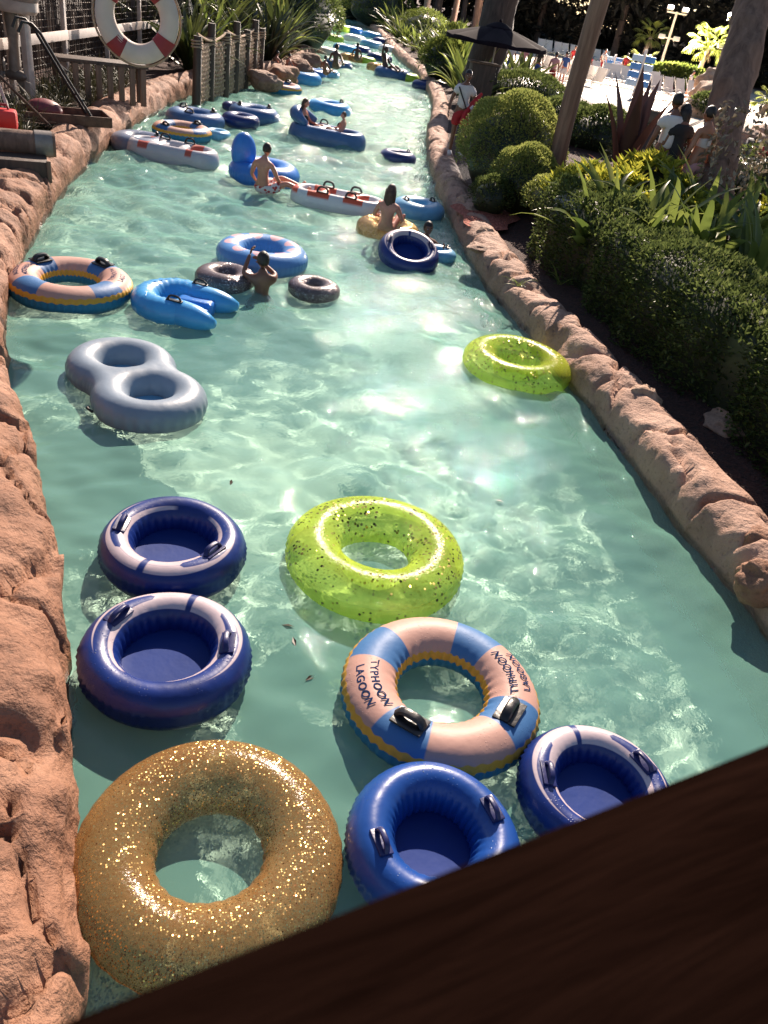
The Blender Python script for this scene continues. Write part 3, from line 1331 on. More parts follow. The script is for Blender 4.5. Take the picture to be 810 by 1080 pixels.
# far cluster
FAR = [
    (318, 83, 44, M_SKY, 'sky blue ring just behind the orange checked ring', 1),
    (303, 72, 36, M_LBLUE, 'light blue ring carrying two bathers near the left bank', 0),
    (331, 78, 28, M_BLUE, 'royal blue small ring between two sky blue floats', 0),
    (345, 78, 27, M_LBLUE, 'translucent light blue ring beside the royal blue small ring', 0),
    (357, 69, 30, M_SLATE, 'slate blue ring carrying the dark man', 0),
    (370, 62, 26, M_GOLD_G, 'gold glitter ring in the far cluster', 0),
    (386, 64, 22, M_LIME, 'lime ring in the far cluster beside the gold glitter ring', 0),
    (414, 79, 40, M_SLATE, 'slate blue float under the bather with a raised arm', 0),
    (430, 82, 26, M_LIME, 'lime ring touching the slate blue float of the arm raising bather', 0),
    (449, 91, 30, M_NAVY, 'navy tube far off against the right kerb', 0),
    (400, 62, 28, M_NAVY, 'navy tube behind the bather with a raised arm', 0),
    (350, 41, 26, M_LIME, 'lime ring nearer of two far up the river', 0),
    (360, 31, 26, M_LIME, 'lime ring farther of two far up the river', 0),
    (374, 42, 26, M_WHITEV, 'white ring far up the river beside a lime ring', 0),
    (392, 38, 22, M_SKY, 'sky blue ring by the far kerb bend', 0),
    (392, 48, 26, M_LBLUE, 'light blue ring between the white rings up the river', 0),
    (411, 53, 25, M_WHITEV, 'white ring close to the far right kerb', 0),
    (337, 20, 26, M_SKY, 'sky blue ring farthest up the river', 0),
    (364, 52, 27, M_SKY, 'sky blue ring behind the broad backed man', 0),
    (380, 53, 24, M_NAVY, 'navy ring behind the small bather in the gold ring', 0),
    (345, 55, 26, M_WHITEV, 'white ring close behind the boulders at the point', 0),
    (372, 33, 24, M_BLUE, 'royal blue ring just beyond the two lime rings', 0),
    (350, 24, 24, M_WHITEV, 'white ring near the sky blue ring farthest up the river', 0),
    (404, 45, 24, M_NAVY, 'navy ring against the far right kerb bend', 0),
    (399, 72, 26, M_GOLD_G, 'gold ring touching the float of the arm raising bather', 0),
]
for (px, py, n, m, lab, g) in FAR:
    plain_ring(px, py, n, .3, lab, m, k=.2, z=.1, grips=g)



rg = [o for o in bpy.data.objects if o.get('label', '').startswith('blue ring with pale rim')][0]
mb = MB()
mb.ball((-.42, -.05, .34), (.24, .22, .36), 20)
mb.build('headrest', M_BLUE, rg, angle=180)
lm = leaf_mat('dead leaves', (.03, .018, .01), (.09, .055, .03))
for i, (px, py, lb) in enumerate([(297, 659, 'small dark leaf floating below the larger lime glitter ring'), (312, 682, 'curled dark leaf floating beside the checked ring'), (333, 712, 'tiny leaf on the water just left of the checked ring'),
                                  (522, 527, 'dark leaf adrift in the glinting water'), (243, 512, 'narrow leaf adrift above the navy and white tubes')]):
    mb = MB()
    V, F = leaf_arrays(np.array([[0, 0, 0.0]]), np.array([[math.cos(i * 2.), math.sin(i * 2.), .05]]), .085, .028)
    mb.arrays(V, F)
    o = mb.build('leaf', lm, None, loc=at(px, py, .012))
    tag(o, lb, 'leaf')


# ------------------------------------------------------------------ people
def skin_mat(name, col):
    k = NT(name)
    f = k.noise(7, 4)
    c = k.ramp(f, [(.3, tuple(x * .85 for x in col)), (.7, tuple(min(1, x * 1.12) for x in col))])
    k.p(Base_Color=c, Roughness=.42)
    k.b.inputs['Subsurface Weight'].default_value = .08
    k.b.inputs['Subsurface Radius'].default_value = (.02, .008, .004)
    return k.m


SK_FAIR = skin_mat('fair sunburnt skin', (.56, .25, .17))
SK_MID = skin_mat('tanned skin', (.40, .18, .105))
SK_BROWN = skin_mat('brown skin', (.20, .085, .05))
SK_DARK = skin_mat('dark brown skin', (.085, .038, .026))
M_EYE = simple('eye white', (.7, .68, .66), .25, .02)
M_PUPIL = simple('dark eye', (.02, .014, .01), .2, .02)
M_LIP = simple('lips', (.34, .09, .075), .4, .05)
M_HAIR = simple('dark brown hair', (.022, .012, .008), .45, .4, 30, .6, 90)
M_HAIRB = simple('brown hair', (.065, .030, .016), .45, .4, 30, .6, 90)
C_WHITE = simple('white cloth', (.66, .60, .58), .8, .08, 8, .3, 60)
C_RED = simple('red cloth', (.42, .018, .022), .75, .15, 8, .3, 60)
C_BLACK = simple('black cloth', (.018, .016, .018), .8, .2, 8, .3, 60)
C_PINK = simple('pink cloth', (.62, .30, .30), .8, .1, 8, .3, 60)
C_BLUE = simple('blue cloth', (.04, .09, .28), .8, .15, 8, .3, 60)


def trunks_mat():
    k = NT('red and white swim shorts')
    v = k.vor(16.0)
    k.p(Base_Color=k.mix(k.ss(v['Distance'], .42, .03), (.45, .03, .03), (.72, .64, .62)), Roughness=.7)
    return k.m


C_TRUNKS = trunks_mat()

STAND = dict(pelvis=(0, 0, .95), waist=(0, .01, 1.1), chest=(0, .01, 1.28), upper=(0, .02, 1.40), neck=(0, .01, 1.50), skull=(0, -.02, 1.56),
             shl=(.17, .02, 1.41), shr=(-.17, .02, 1.41), ell=(.24, .03, 1.14), elr=(-.24, .03, 1.14),
             wrl=(.27, -.05, .90), wrr=(-.27, -.05, .90), hil=(.095, 0, .90), hir=(-.095, 0, .90),
             knl=(.10, -.02, .50), knr=(-.10, -.02, .50), anl=(.10, .02, .09), anr=(-.10, .02, .09), tol=(.12, -.13, .035), tor=(-.12, -.13, .035))
RAD = dict(pelvis=.125, waist=.112, chest=.125, upper=.105, neck=.055, skull=.055, sh=.062, el=.042, wr=.028, hi=.09, kn=.06, an=.038, to=.034)
ORDER = ['pelvis', 'waist', 'chest', 'upper', 'neck', 'skull', 'shl', 'ell', 'wrl', 'shr', 'elr', 'wrr', 'hil', 'knl', 'anl', 'tol', 'hir', 'knr', 'anr', 'tor']
EDGES = [('pelvis', 'waist'), ('waist', 'chest'), ('chest', 'upper'), ('upper', 'neck'), ('neck', 'skull'), ('upper', 'shl'), ('shl', 'ell'), ('ell', 'wrl'),
         ('upper', 'shr'), ('shr', 'elr'), ('elr', 'wrr'), ('pelvis', 'hil'), ('hil', 'knl'), ('knl', 'anl'), ('anl', 'tol'), ('pelvis', 'hir'), ('hir', 'knr'), ('knr', 'anr'), ('anr', 'tor')]


def rad_of(j):
    return RAD[j] if j in RAD else RAD[j[:2]]


SUB = [('SUBSURF', dict(levels=1, render_levels=1))]


def skin_graph(name, J, names, edges, s, grow=0.0, fac=1.0, radii=None):
    idx = {n: i for i, n in enumerate(names)}
    V = [tuple(c * s for c in J[n]) for n in names]
    R = [((radii[n] if radii and n in radii else rad_of(n)) * fac + grow) * s for n in names]
    return baked(name, V, [(idx[a], idx[b]) for a, b in edges], [], SUB, [], 'mesh', skin=R)


def mesh_into(mb, me, mi=0):
    mb.add([v.co.copy() for v in me.vertices], [tuple(p.vertices) for p in me.polygons], mi)


def hand_into(mb, wr, el, s, curl=.5, side=1, inward=None):
    """palm, four fingers of unequal length and a thumb from the side of the palm"""
    d = (Vector(wr) - Vector(el)).normalized()
    pn = Vector(inward) if inward else Vector((-side, 0, 0.15))
    pn = (pn - d * pn.dot(d)).normalized()          # palm normal
    sd = d.cross(pn).normalized()
    base = Vector(wr)
    mb.ball((base + d * .05) * s, (.04 * s, .016 * s, .052 * s), 10, rot=Matrix((sd, pn, d)).transposed())
    for i, (o, ln) in enumerate(((-.03, .068), (-.01, .078), (.01, .073), (.028, .056))):
        p0 = base + d * .08 + sd * o
        p1 = p0 + (d * math.cos(curl * .5) + pn * math.sin(curl * .5)) * ln * .5
        p2 = p1 + (d * math.cos(curl * 1.4) + pn * math.sin(curl * 1.4)) * ln * .5
        mb.tube([p0 * s, p1 * s, p2 * s], [.0095 * s, .0085 * s, .0065 * s], 6)
    t0 = base + d * .028 + sd * -.032
    t1 = t0 + (d * .6 - sd * .6 + pn * .4).normalized() * .034
    t2 = t1 + (d * .9 - sd * .1 + pn * .5).normalized() * .03
    mb.tube([t0 * s, t1 * s, t2 * s], [.012 * s, .010 * s, .008 * s], 6)


def person(label, loc, rz, skin, pose=None, s=1.0, hair=M_HAIR, long_hair=False, clothes=(), group=None, detail=True, turn=0.0, nod=0.0, hsize=1.0):
    J = dict(STAND)
    if pose:
        J.update(pose)
    t = thing('person', label, 'person', loc, rz, group)
    mb = MB()
    mesh_into(mb, skin_graph('b', J, ORDER, EDGES, s))
    hands = [('wrl', 'ell', 1), ('wrr', 'elr', -1)]
    if detail:
        for a, b, sd in hands:
            hand_into(mb, J[a], J[b], s, .6, sd)
    else:
        for a, b, sd in hands:
            d = (Vector(J[a]) - Vector(J[b])).normalized()
            mb.ball((Vector(J[a]) + d * .06) * s, (.03 * s, .03 * s, .06 * s), 8, rot=d.to_track_quat('Z', 'Y').to_matrix())
    # head
    hc = (Vector(J['skull']) + (Vector(J['skull']) - Vector(J['neck'])).normalized() * .095) * s
    R = Matrix.Rotation(turn, 3, 'Z') @ Matrix.Rotation(nod, 3, 'X')

    def skull(q):
        k = 1.0
        if q.z < -.1:
            k = 1 - .34 * min(1, (-q.z - .1) / .9)
        return Vector((q.x * k, q.y * k - (.12 * -q.z if q.z < 0 else 0) + (.06 if q.y > 0 else 0) * q.y, q.z))
    hs = s * hsize
    mb.ball(hc, (.076 * hs, .094 * hs, .118 * hs), 20, rot=R, fn=skull)
    if detail:
        F = lambda x, y, z: hc + R @ Vector((x, y, z)) * hs
        mb.ball(F(0, -.104, -.022), (.013 * hs, .020 * hs, .022 * hs), 8, rot=R)
        for sx in (-1, 1):
            mb.ball(F(sx * .074, .004, -.012), (.010 * hs, .018 * hs, .03 * hs), 8, rot=R)
            mb.ball(F(sx * .029, -.082, .008), (.0135 * hs, .009 * hs, .008 * hs), 8, mi=1, rot=R)
            mb.ball(F(sx * .029, -.089, .008), (.006 * hs, .004 * hs, .0065 * hs), 8, mi=2, rot=R)
            mb.ball(F(sx * .03, -.086, .027), (.019 * hs, .006 * hs, .0045 * hs), 8, mi=2, rot=R)
        mb.ball(F(0, -.092, -.062), (.022 * hs, .008 * hs, .0075 * hs), 8, mi=3, rot=R)
    mb.build('body', [skin, M_EYE, M_PUPIL, M_LIP], t, angle=180)
    # hair
    if hair:
        hb = MB()

        def cap(q):
            z = max(q.z, -.52 if q.y > .0 else (-.1 if q.y > -.35 else .34))
            n = 1 + .05 * fbm(q.x * 4 + s, q.y * 4, q.z * 4, 2)
            return Vector((q.x * n, q.y * n, z))
        hb.ball(hc + R @ Vector((0, .012, .016)) * hs, (.086 * hs, .099 * hs, .118 * hs), 20, rot=R, fn=cap)
        if long_hair:
            for k in range(9):
                a = math.radians(20 + 140 * k / 8)
                p0 = Vector((.075 * math.cos(a), .085 * math.sin(a) * .95 + .01, .04))
                ln = .34 + .05 * math.sin(k * 2.1)
                pts = [hc + R @ (p0 * hs)]
                for q in range(1, 5):
                    f = q / 4
                    pts.append(hc + R @ (Vector((p0.x * (1 + .25 * f), p0.y + .025 * f, .04 - ln * f)) * hs))
                hb.tube(pts, [.03 * hs, .034 * hs, .032 * hs, .026 * hs, .010 * hs], 7)
        hb.build('hair', hair, t, angle=180)
    # clothes follow the limbs
    for (cn, mat, kind) in clothes:
        cm = MB()
        if kind == 'shorts':
            q = {k: J[k] for k in ('pelvis', 'waist', 'hil', 'hir')}
            q['kl'] = Vector(J['hil']).lerp(Vector(J['knl']), .72)
            q['kr'] = Vector(J['hir']).lerp(Vector(J['knr']), .72)
            q['waist'] = Vector(J['pelvis']).lerp(Vector(J['waist']), .55)
            rr = dict(pelvis=.128, waist=.118, hil=.1, hir=.1, kl=.095, kr=.095)
            mesh_into(cm, skin_graph('c', q, list(q), [('pelvis', 'waist'), ('pelvis', 'hil'), ('pelvis', 'hir'), ('hil', 'kl'), ('hir', 'kr')], s, grow=.02, radii=rr))
        elif kind in ('shirt', 'dress'):
            q = {k: J[k] for k in ('pelvis', 'waist', 'chest', 'upper', 'shl', 'shr')}
            q['al'] = Vector(J['shl']).lerp(Vector(J['ell']), .62)
            q['ar'] = Vector(J['shr']).lerp(Vector(J['elr']), .62)
            q['nk'] = Vector(J['upper']).lerp(Vector(J['neck']), .45)
            rr = dict(pelvis=.128, waist=.118, chest=.128, upper=.108, shl=.068, shr=.068, al=.064, ar=.064, nk=.07)
            ed = [('pelvis', 'waist'), ('waist', 'chest'), ('chest', 'upper'), ('upper', 'shl'), ('upper', 'shr'), ('shl', 'al'), ('shr', 'ar'), ('upper', 'nk')]
            if kind == 'dress':
                q['hem'] = Vector(J['pelvis']) + Vector((0, 0, -.45))
                rr['hem'] = .2
                ed.append(('pelvis', 'hem'))
            mesh_into(cm, skin_graph('c', q, list(q), ed, s, grow=.022, radii=rr))
        elif kind == 'top':
            q = {k: J[k] for k in ('waist', 'chest')}
            q['up'] = Vector(J['chest']).lerp(Vector(J['upper']), .5)
            mesh_into(cm, skin_graph('c', q, list(q), [('waist', 'chest'), ('chest', 'up')], s, grow=.012, radii=dict(waist=.114, chest=.127, up=.115)))
        elif kind == 'shoes':
            for a, b in (('anl', 'tol'), ('anr', 'tor')):
                cm = MB()
                p, q2 = Vector(J[a]) * s, Vector(J[b]) * s
                cm.tube([p + Vector((0, .03 * s, -.03 * s)), p + Vector((0, 0, -.02 * s)), q2, q2 + (q2 - p).normalized() * .03 * s], [.03 * s, .052 * s, .046 * s, .025 * s], 10)
                cm.build('shoe', mat, t, angle=180)
        if kind != 'shoes':
            cm.build(cn, mat, t, angle=180)
    for ch in kids(t):
        ch.cycles.is_caustics_receiver = True
    return t


# seated with the legs out in front
SIT = dict(pelvis=(0, 0, .0), waist=(0, .06, .15), chest=(0, .12, .32), upper=(0, .15, .44), neck=(0, .15, .54), skull=(0, .13, .60),
           shl=(.17, .15, .44), shr=(-.17, .15, .44), ell=(.28, .04, .20), elr=(-.28, .04, .20), wrl=(.27, -.24, .14), wrr=(-.27, -.24, .14),
           hil=(.10, -.05, -.02), hir=(-.10, -.05, -.02), knl=(.14, -.42, .18), knr=(-.14, -.42, .18), anl=(.14, -.75, .02), anr=(-.14, -.75, .02),
           tol=(.16, -.82, .12), tor=(-.16, -.82, .12))
# legs tucked under water, torso upright
BATHE = dict(pelvis=(0, 0, -.32), waist=(0, 0, -.17), chest=(0, .0, .0), upper=(0, .01, .12), neck=(0, 0, .22), skull=(0, -.02, .28),
             shl=(.17, .01, .12), shr=(-.17, .01, .12), ell=(.30, -.1, -.02), elr=(-.30, -.1, -.02), wrl=(.26, -.32, .05), wrr=(-.26, -.32, .05),
             hil=(.09, 0, -.36), hir=(-.09, 0, -.36), knl=(.1, -.1, -.6), knr=(-.1, -.1, -.6), anl=(.1, .0, -.9), anr=(-.1, .0, -.9), tol=(.1, -.1, -.93), tor=(-.1, -.1, -.93))


def pose(base, **kw):
    d = dict(base)
    d.update(kw)
    return d


# lifeguard
gp = at(478, 164, .43)
person('lifeguard in white polo and red shorts standing on the right kerb', gp, math.radians(8), SK_BROWN,
       pose(STAND, wrl=(.22, -.20, 1.02), ell=(.27, .0, 1.15), wrr=(-.30, -.06, .92), elr=(-.27, .03, 1.15), knl=(.12, -.04, .5), anl=(.14, .02, .09), tol=(.17, -.12, .035)),
       s=1.02, hair=M_HAIR, clothes=(('shorts', C_RED, 'shorts'), ('polo_shirt', C_WHITE, 'shirt'), ('shoes', C_WHITE, 'shoes')))
rt = thing('rescue_tube', 'red rescue tube with white band and black strap held by the lifeguard', 'rescue tube', gp)
mb = MB()
mb.tube([(.02, -.22, .72), (.10, -.17, .95), (.22, -.02, 1.15), (.38, .12, 1.36)], [.06, .085, .085, .05], 12, flat=.7)
mb.build('foam_tube', C_RED, rt)
mb = MB()
mb.tube([(.145, -.12, 1.03), (.19, -.06, 1.10)], [.092, .092], 12, flat=.72)
mb.build('band', C_WHITE, rt)
mb = MB()
mb.tube([(-.15, -.10, 1.44), (-.08, -.15, 1.32), (.03, -.175, 1.15), (.1, -.18, 1.02)], .016, 6)
mb.build('strap', C_BLACK, rt)

# man on the blue ring
person('bare backed man in red and white shorts sitting on a blue ring', at(277, 199, .07), math.radians(168), SK_FAIR,
       pose(SIT, pelvis=(0, .0, .02), waist=(0, .03, .17), chest=(0, .03, .35), upper=(0, .02, .47), neck=(0, -.01, .57), skull=(0, -.05, .63), shl=(.18, .02, .47), shr=(-.18, .02, .47),
            ell=(.28, -.05, .22), elr=(-.27, -.08, .22), wrl=(.24, -.22, .05), wrr=(-.30, -.26, .10), knl=(-.22, -.38, .20), knr=(-.42, -.18, .16), anl=(-.62, -.48, .10), anr=(-.82, -.26, .06), tol=(-.70, -.50, .22), tor=(-.90, -.28, .18)),
       s=.93, clothes=(('swim_shorts', C_TRUNKS, 'shorts'),), nod=.15)
# child in the water
person('small child in the water reaching up to the polka dot ring', at(276, 306, .05) + Vector((0, 0, .05)), math.radians(200), SK_BROWN,
       pose(BATHE, wrl=(.16, -.34, .36), ell=(.27, -.12, .14), wrr=(-.02, -.36, .25), elr=(-.22, -.22, .12)), s=.86, hsize=1.08)
# woman in the gold ring
person('dark haired woman seen from behind sitting in the gold glitter ring', at(407, 240, .26), math.radians(172), SK_FAIR,
       pose(SIT, pelvis=(0, 0, -.06), waist=(0, .02, .1), chest=(0, .04, .27), upper=(0, .04, .39), neck=(0, .03, .49), skull=(0, .01, .55), shl=(.165, .04, .39), shr=(-.165, .04, .39),
            ell=(.27, -.04, .18), elr=(-.27, -.04, .18), wrl=(.24, -.25, .13), wrr=(-.24, -.25, .13)), s=.88, hair=M_HAIRB, long_hair=True)
person('bather behind the tipped navy tube, only dark hair and a hand showing', at(447, 262, .05), math.radians(20), SK_BROWN,
       pose(BATHE, wrl=(.30, -.2, .10), ell=(.34, .0, .0)), s=.9)
person('woman leaning back in the slate blue double float', at(345, 146, .08) + Vector((-.55, .08, .10)), math.radians(78), SK_FAIR, pose(SIT, pelvis=(0, 0, .02)), s=.86, hair=M_HAIRB, long_hair=True, clothes=(('swimsuit', C_BLACK, 'top'),))
person('child sitting low in the slate blue double float', at(345, 146, .08) + Vector((.30, -.02, .16)), math.radians(-60), SK_FAIR, pose(SIT, pelvis=(0, 0, -.02)), s=.62, hair=M_HAIRB, hsize=1.1)
for (px, py, rz, sk, lab, s, po) in [
    (293, 72, 150, SK_FAIR, 'fair bather, first of two sharing a light blue ring', .72, SIT),
    (306, 74, 140, SK_FAIR, 'fair bather with dark hair beside another on a light blue ring', .68, SIT),
    (354, 70, 175, SK_DARK, 'broad backed man sitting high on a slate blue ring', 1.05, SIT),
    (343, 77, 160, SK_BROWN, 'bather lounging in a dark ring beside the broad backed man', .75, SIT),
    (376, 62, 180, SK_DARK, 'small bather in the far gold glitter ring', .85, SIT),
    (407, 73, 60, SK_DARK, 'bather raising one arm on a slate blue float', 1.1, pose(SIT, wrr=(-.16, .1, 1.0), elr=(-.22, .12, .72))),
]:
    person(lab, at(px, py, .3), math.radians(rz), sk, po, s=s, detail=False)
# people on the path and the beach
person('man in a white shirt walking on the path behind the crotons', at(678, 224, .95), math.radians(195), SK_BROWN,
       pose(STAND, knl=(.1, -.12, .52), anl=(.1, -.1, .1), tol=(.1, -.24, .05)), s=1.05, clothes=(('shirt', C_WHITE, 'shirt'), ('shorts', C_WHITE, 'shorts')))
person('woman all in black with long dark hair beside the white shirted man', at(688, 226, .95), math.radians(195), SK_BROWN, None, s=.98, long_hair=True,
       clothes=(('dress', C_BLACK, 'dress'),))
person('bare shouldered person in a white top just left of the big trunk', at(712, 232, .95), math.radians(210), SK_MID, None, s=1.0, clothes=(('top', C_WHITE, 'top'), ('shorts', C_PINK, 'shorts')))
person('person in a pink shirt standing on the beach before the chairs', at(578, 96, .46), math.radians(170), SK_MID, None, s=.95, detail=False, clothes=(('shirt', C_PINK, 'shirt'), ('shorts', C_RED, 'shorts')))
person('beach goer in red beside the leaning pole', at(615, 88, .46), math.radians(150), SK_BROWN, None, s=.95, detail=False, clothes=(('shirt', C_RED, 'shirt'), ('shorts', C_BLACK, 'shorts')))
person('beach goer in red standing above the pole shadow on the sand', at(600, 78, .46), math.radians(30), SK_MID, None, s=.95, detail=False, clothes=(('shirt', C_RED, 'shirt'), ('shorts', C_WHITE, 'shorts')))
person('dark haired person in pale clothes, first of two beyond the round bush', at(534, 84, .46), math.radians(20), SK_BROWN, None, s=.95, detail=False, clothes=(('shirt', C_WHITE, 'shirt'), ('shorts', C_BLUE, 'shorts')))
person('dark haired person in a pink top beside the pale clothed one', at(547, 85, .46), math.radians(-20), SK_BROWN, None, s=.95, detail=False, clothes=(('shirt', C_PINK, 'shirt'), ('shorts', C_BLACK, 'shorts')))
person('person in red by the chairs below the palm', at(704, 98, .46), math.radians(-20), SK_MID, SIT, s=.9, detail=False, clothes=(('shirt', C_RED, 'shirt'),))
person('bather in pale clothes by the stacked rocks', at(722, 104, .46), math.radians(60), SK_FAIR, None, s=.9, detail=False, clothes=(('shirt', C_WHITE, 'shirt'), ('shorts', C_BLUE, 'shorts')))

for (px, py, rz, sk, top_, sh, lb) in [(655, 84, 160, SK_MID, C_RED, C_BLACK, 'person in red between the two blue racks'), (632, 80, 20, SK_FAIR, C_WHITE, C_RED, 'person in white top and red shorts left of the far blue rack'),
                                       (590, 92, 200, SK_FAIR, C_BLUE, C_WHITE, 'person in a blue shirt on the sand beside the wooden pole'), (563, 88, 150, SK_MID, C_BLACK, C_BLUE, 'person in black walking on the sand behind the dark fern like shrub')]:
    person(lb, at(px, py, .46), math.radians(rz), sk, None, s=.95, detail=False, clothes=(('shirt', top_, 'shirt'), ('shorts', sh, 'shorts')))


# ------------------------------------------------------------------ handrail in front of the lens
def wood_mat(name, c0, c1, scale=(3, 3, 30), rough=.6, bump=.5):
    k = NT(name)
    v = k.mapping(scale)
    g = k.noise(1.0, 6, .62, v, .6)
    col = k.ramp(g, [(.3, c0), (.7, c1)])
    k.p(Base_Color=col, Roughness=rough, Normal=k.bump(g, bump, .02))
    return k.m


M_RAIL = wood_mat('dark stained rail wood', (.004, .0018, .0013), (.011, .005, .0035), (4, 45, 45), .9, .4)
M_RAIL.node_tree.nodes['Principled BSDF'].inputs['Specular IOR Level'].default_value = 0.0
M_WOOD = wood_mat('weathered brown wood', (.10, .055, .034), (.24, .145, .095), (12, 12, 1.2))
M_WOODD = wood_mat('dark weathered wood', (.035, .021, .015), (.10, .06, .042), (10, 10, 1.4))
M_WHITEW = wood_mat('worn white painted wood', (.40, .32, .28), (.62, .52, .46), (4, 4, 4), .6, .2)


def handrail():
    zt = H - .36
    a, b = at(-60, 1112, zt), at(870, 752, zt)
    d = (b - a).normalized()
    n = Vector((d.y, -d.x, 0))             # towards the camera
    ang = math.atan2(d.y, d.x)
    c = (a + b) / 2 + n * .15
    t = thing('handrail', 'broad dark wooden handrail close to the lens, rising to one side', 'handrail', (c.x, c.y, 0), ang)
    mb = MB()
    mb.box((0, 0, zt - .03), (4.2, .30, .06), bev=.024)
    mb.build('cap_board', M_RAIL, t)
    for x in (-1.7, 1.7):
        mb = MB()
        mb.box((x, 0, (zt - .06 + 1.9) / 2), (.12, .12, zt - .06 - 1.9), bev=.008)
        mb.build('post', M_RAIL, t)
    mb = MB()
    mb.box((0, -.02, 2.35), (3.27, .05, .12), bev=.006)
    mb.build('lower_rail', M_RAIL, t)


handrail()

# ------------------------------------------------------------------ foliage
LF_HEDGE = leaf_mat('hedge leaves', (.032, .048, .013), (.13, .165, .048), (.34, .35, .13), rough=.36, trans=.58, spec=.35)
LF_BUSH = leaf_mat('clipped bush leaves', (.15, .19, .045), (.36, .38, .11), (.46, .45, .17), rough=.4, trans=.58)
LF_CROTON = leaf_mat('yellow croton leaves', (.16, .20, .025), (.58, .54, .07), (.75, .58, .10), rough=.35, trans=.58)
LF_STRAP = leaf_mat('strap leaves', (.07, .11, .022), (.25, .29, .07), (.46, .45, .13), rough=.35, trans=.58)
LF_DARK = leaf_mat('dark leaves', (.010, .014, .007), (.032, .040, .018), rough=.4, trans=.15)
LF_GRASS = leaf_mat('dull grass blades', (.022, .024, .010), (.065, .062, .026), rough=.5)
LF_CORD = leaf_mat('burgundy leaves', (.030, .012, .012), (.075, .034, .030), rough=.5, trans=.1)
LF_PINK = leaf_mat('pink leaves', (.40, .12, .09), (.66, .34, .26), rough=.4, trans=.3)
LF_PALM = leaf_mat('palm fronds', (.12, .16, .035), (.28, .31, .065), (.38, .38, .11), rough=.4, trans=.58)
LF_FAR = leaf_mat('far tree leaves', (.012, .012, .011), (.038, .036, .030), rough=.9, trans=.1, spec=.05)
LF_YGREEN = leaf_mat('yellow green shrub leaves', (.05, .075, .015), (.16, .19, .04), (.30, .28, .06), rough=.4, trans=.58)  # lighter yellow green leaf colour
LF_TROP = leaf_mat('tropical leaves', (.022, .034, .010), (.085, .10, .028), (.24, .24, .07), rough=.4, trans=.4)
BARK = wood_mat('grey brown bark', (.10, .058, .042), (.27, .165, .12), (9, 9, 1.6), .85, 1.0)
BARKD = wood_mat('dark bark', (.035, .023, .019), (.10, .066, .054), (9, 9, 1.6), .85, 1.0)
BARKP = wood_mat('pale trunk bark', (.20, .145, .11), (.40, .30, .24), (6, 6, 8), .8, .6)
M_FLOWER = simple('red petals', (.55, .012, .018), .5, .2)


def unit(v):
    return v / (np.linalg.norm(v, axis=1, keepdims=True) + 1e-9)


def dome_leaves(mb, c, rad, n, L, W, up=.3, jit=.5, mi=0, low=-.35, lump=.055, inner=.25):
    """leaves over an uneven dome"""
    d = unit(rng.normal(size=(n, 3)))
    d[:, 2] = np.abs(d[:, 2]) * (1 - low) + low * rng.random(n)
    d = unit(d)
    k = 1 + lump * np.sin(d[:, 0] * 5 + c[0] * 3) * np.sin(d[:, 1] * 6 + 1) + lump * .6 * np.sin(d[:, 2] * 9 + d[:, 0] * 7)
    k *= 1 - inner * rng.random(n) ** 3
    P = np.asarray(c) + d * k[:, None] * np.asarray(rad)
    D = unit(d + np.array([0, 0, up]) + rng.normal(0, jit, (n, 3)))
    V, F = leaf_arrays(P, D, L * rng.uniform(.6, 1.3, n), W * rng.uniform(.7, 1.2, n))
    mb.arrays(V, F, mi)


def core(mb, c, rad, mi, k=.80):  # solid dark filler hidden inside foliage
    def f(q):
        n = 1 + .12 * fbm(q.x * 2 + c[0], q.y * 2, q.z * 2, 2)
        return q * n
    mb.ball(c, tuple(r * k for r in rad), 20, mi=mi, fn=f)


def bush(name, label, px, py, z, w, h, n, mat, L=.05, W=.028, cat='bush', group=None, up=.3, jit=.5, low=-.35, coremat=None, wy=None):
    p = at(px, py, z)
    t = thing(name, label, cat, p, 0, group)
    mb = MB()
    dome_leaves(mb, (0, 0, h * .35), (w / 2, (wy or w) / 2, h * .65), n, L, W, up, jit, 0, low)
    mb.build('foliage', mat, t, smooth=False)
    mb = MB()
    core(mb, (0, 0, h * .33), (w / 2, (wy or w) / 2, h * .62), 0)  # dark core added within the leaves to block light; a stem joins it
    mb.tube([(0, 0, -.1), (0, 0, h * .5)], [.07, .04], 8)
    mb.build('dark_core', coremat or LF_DARK, t)
    return t


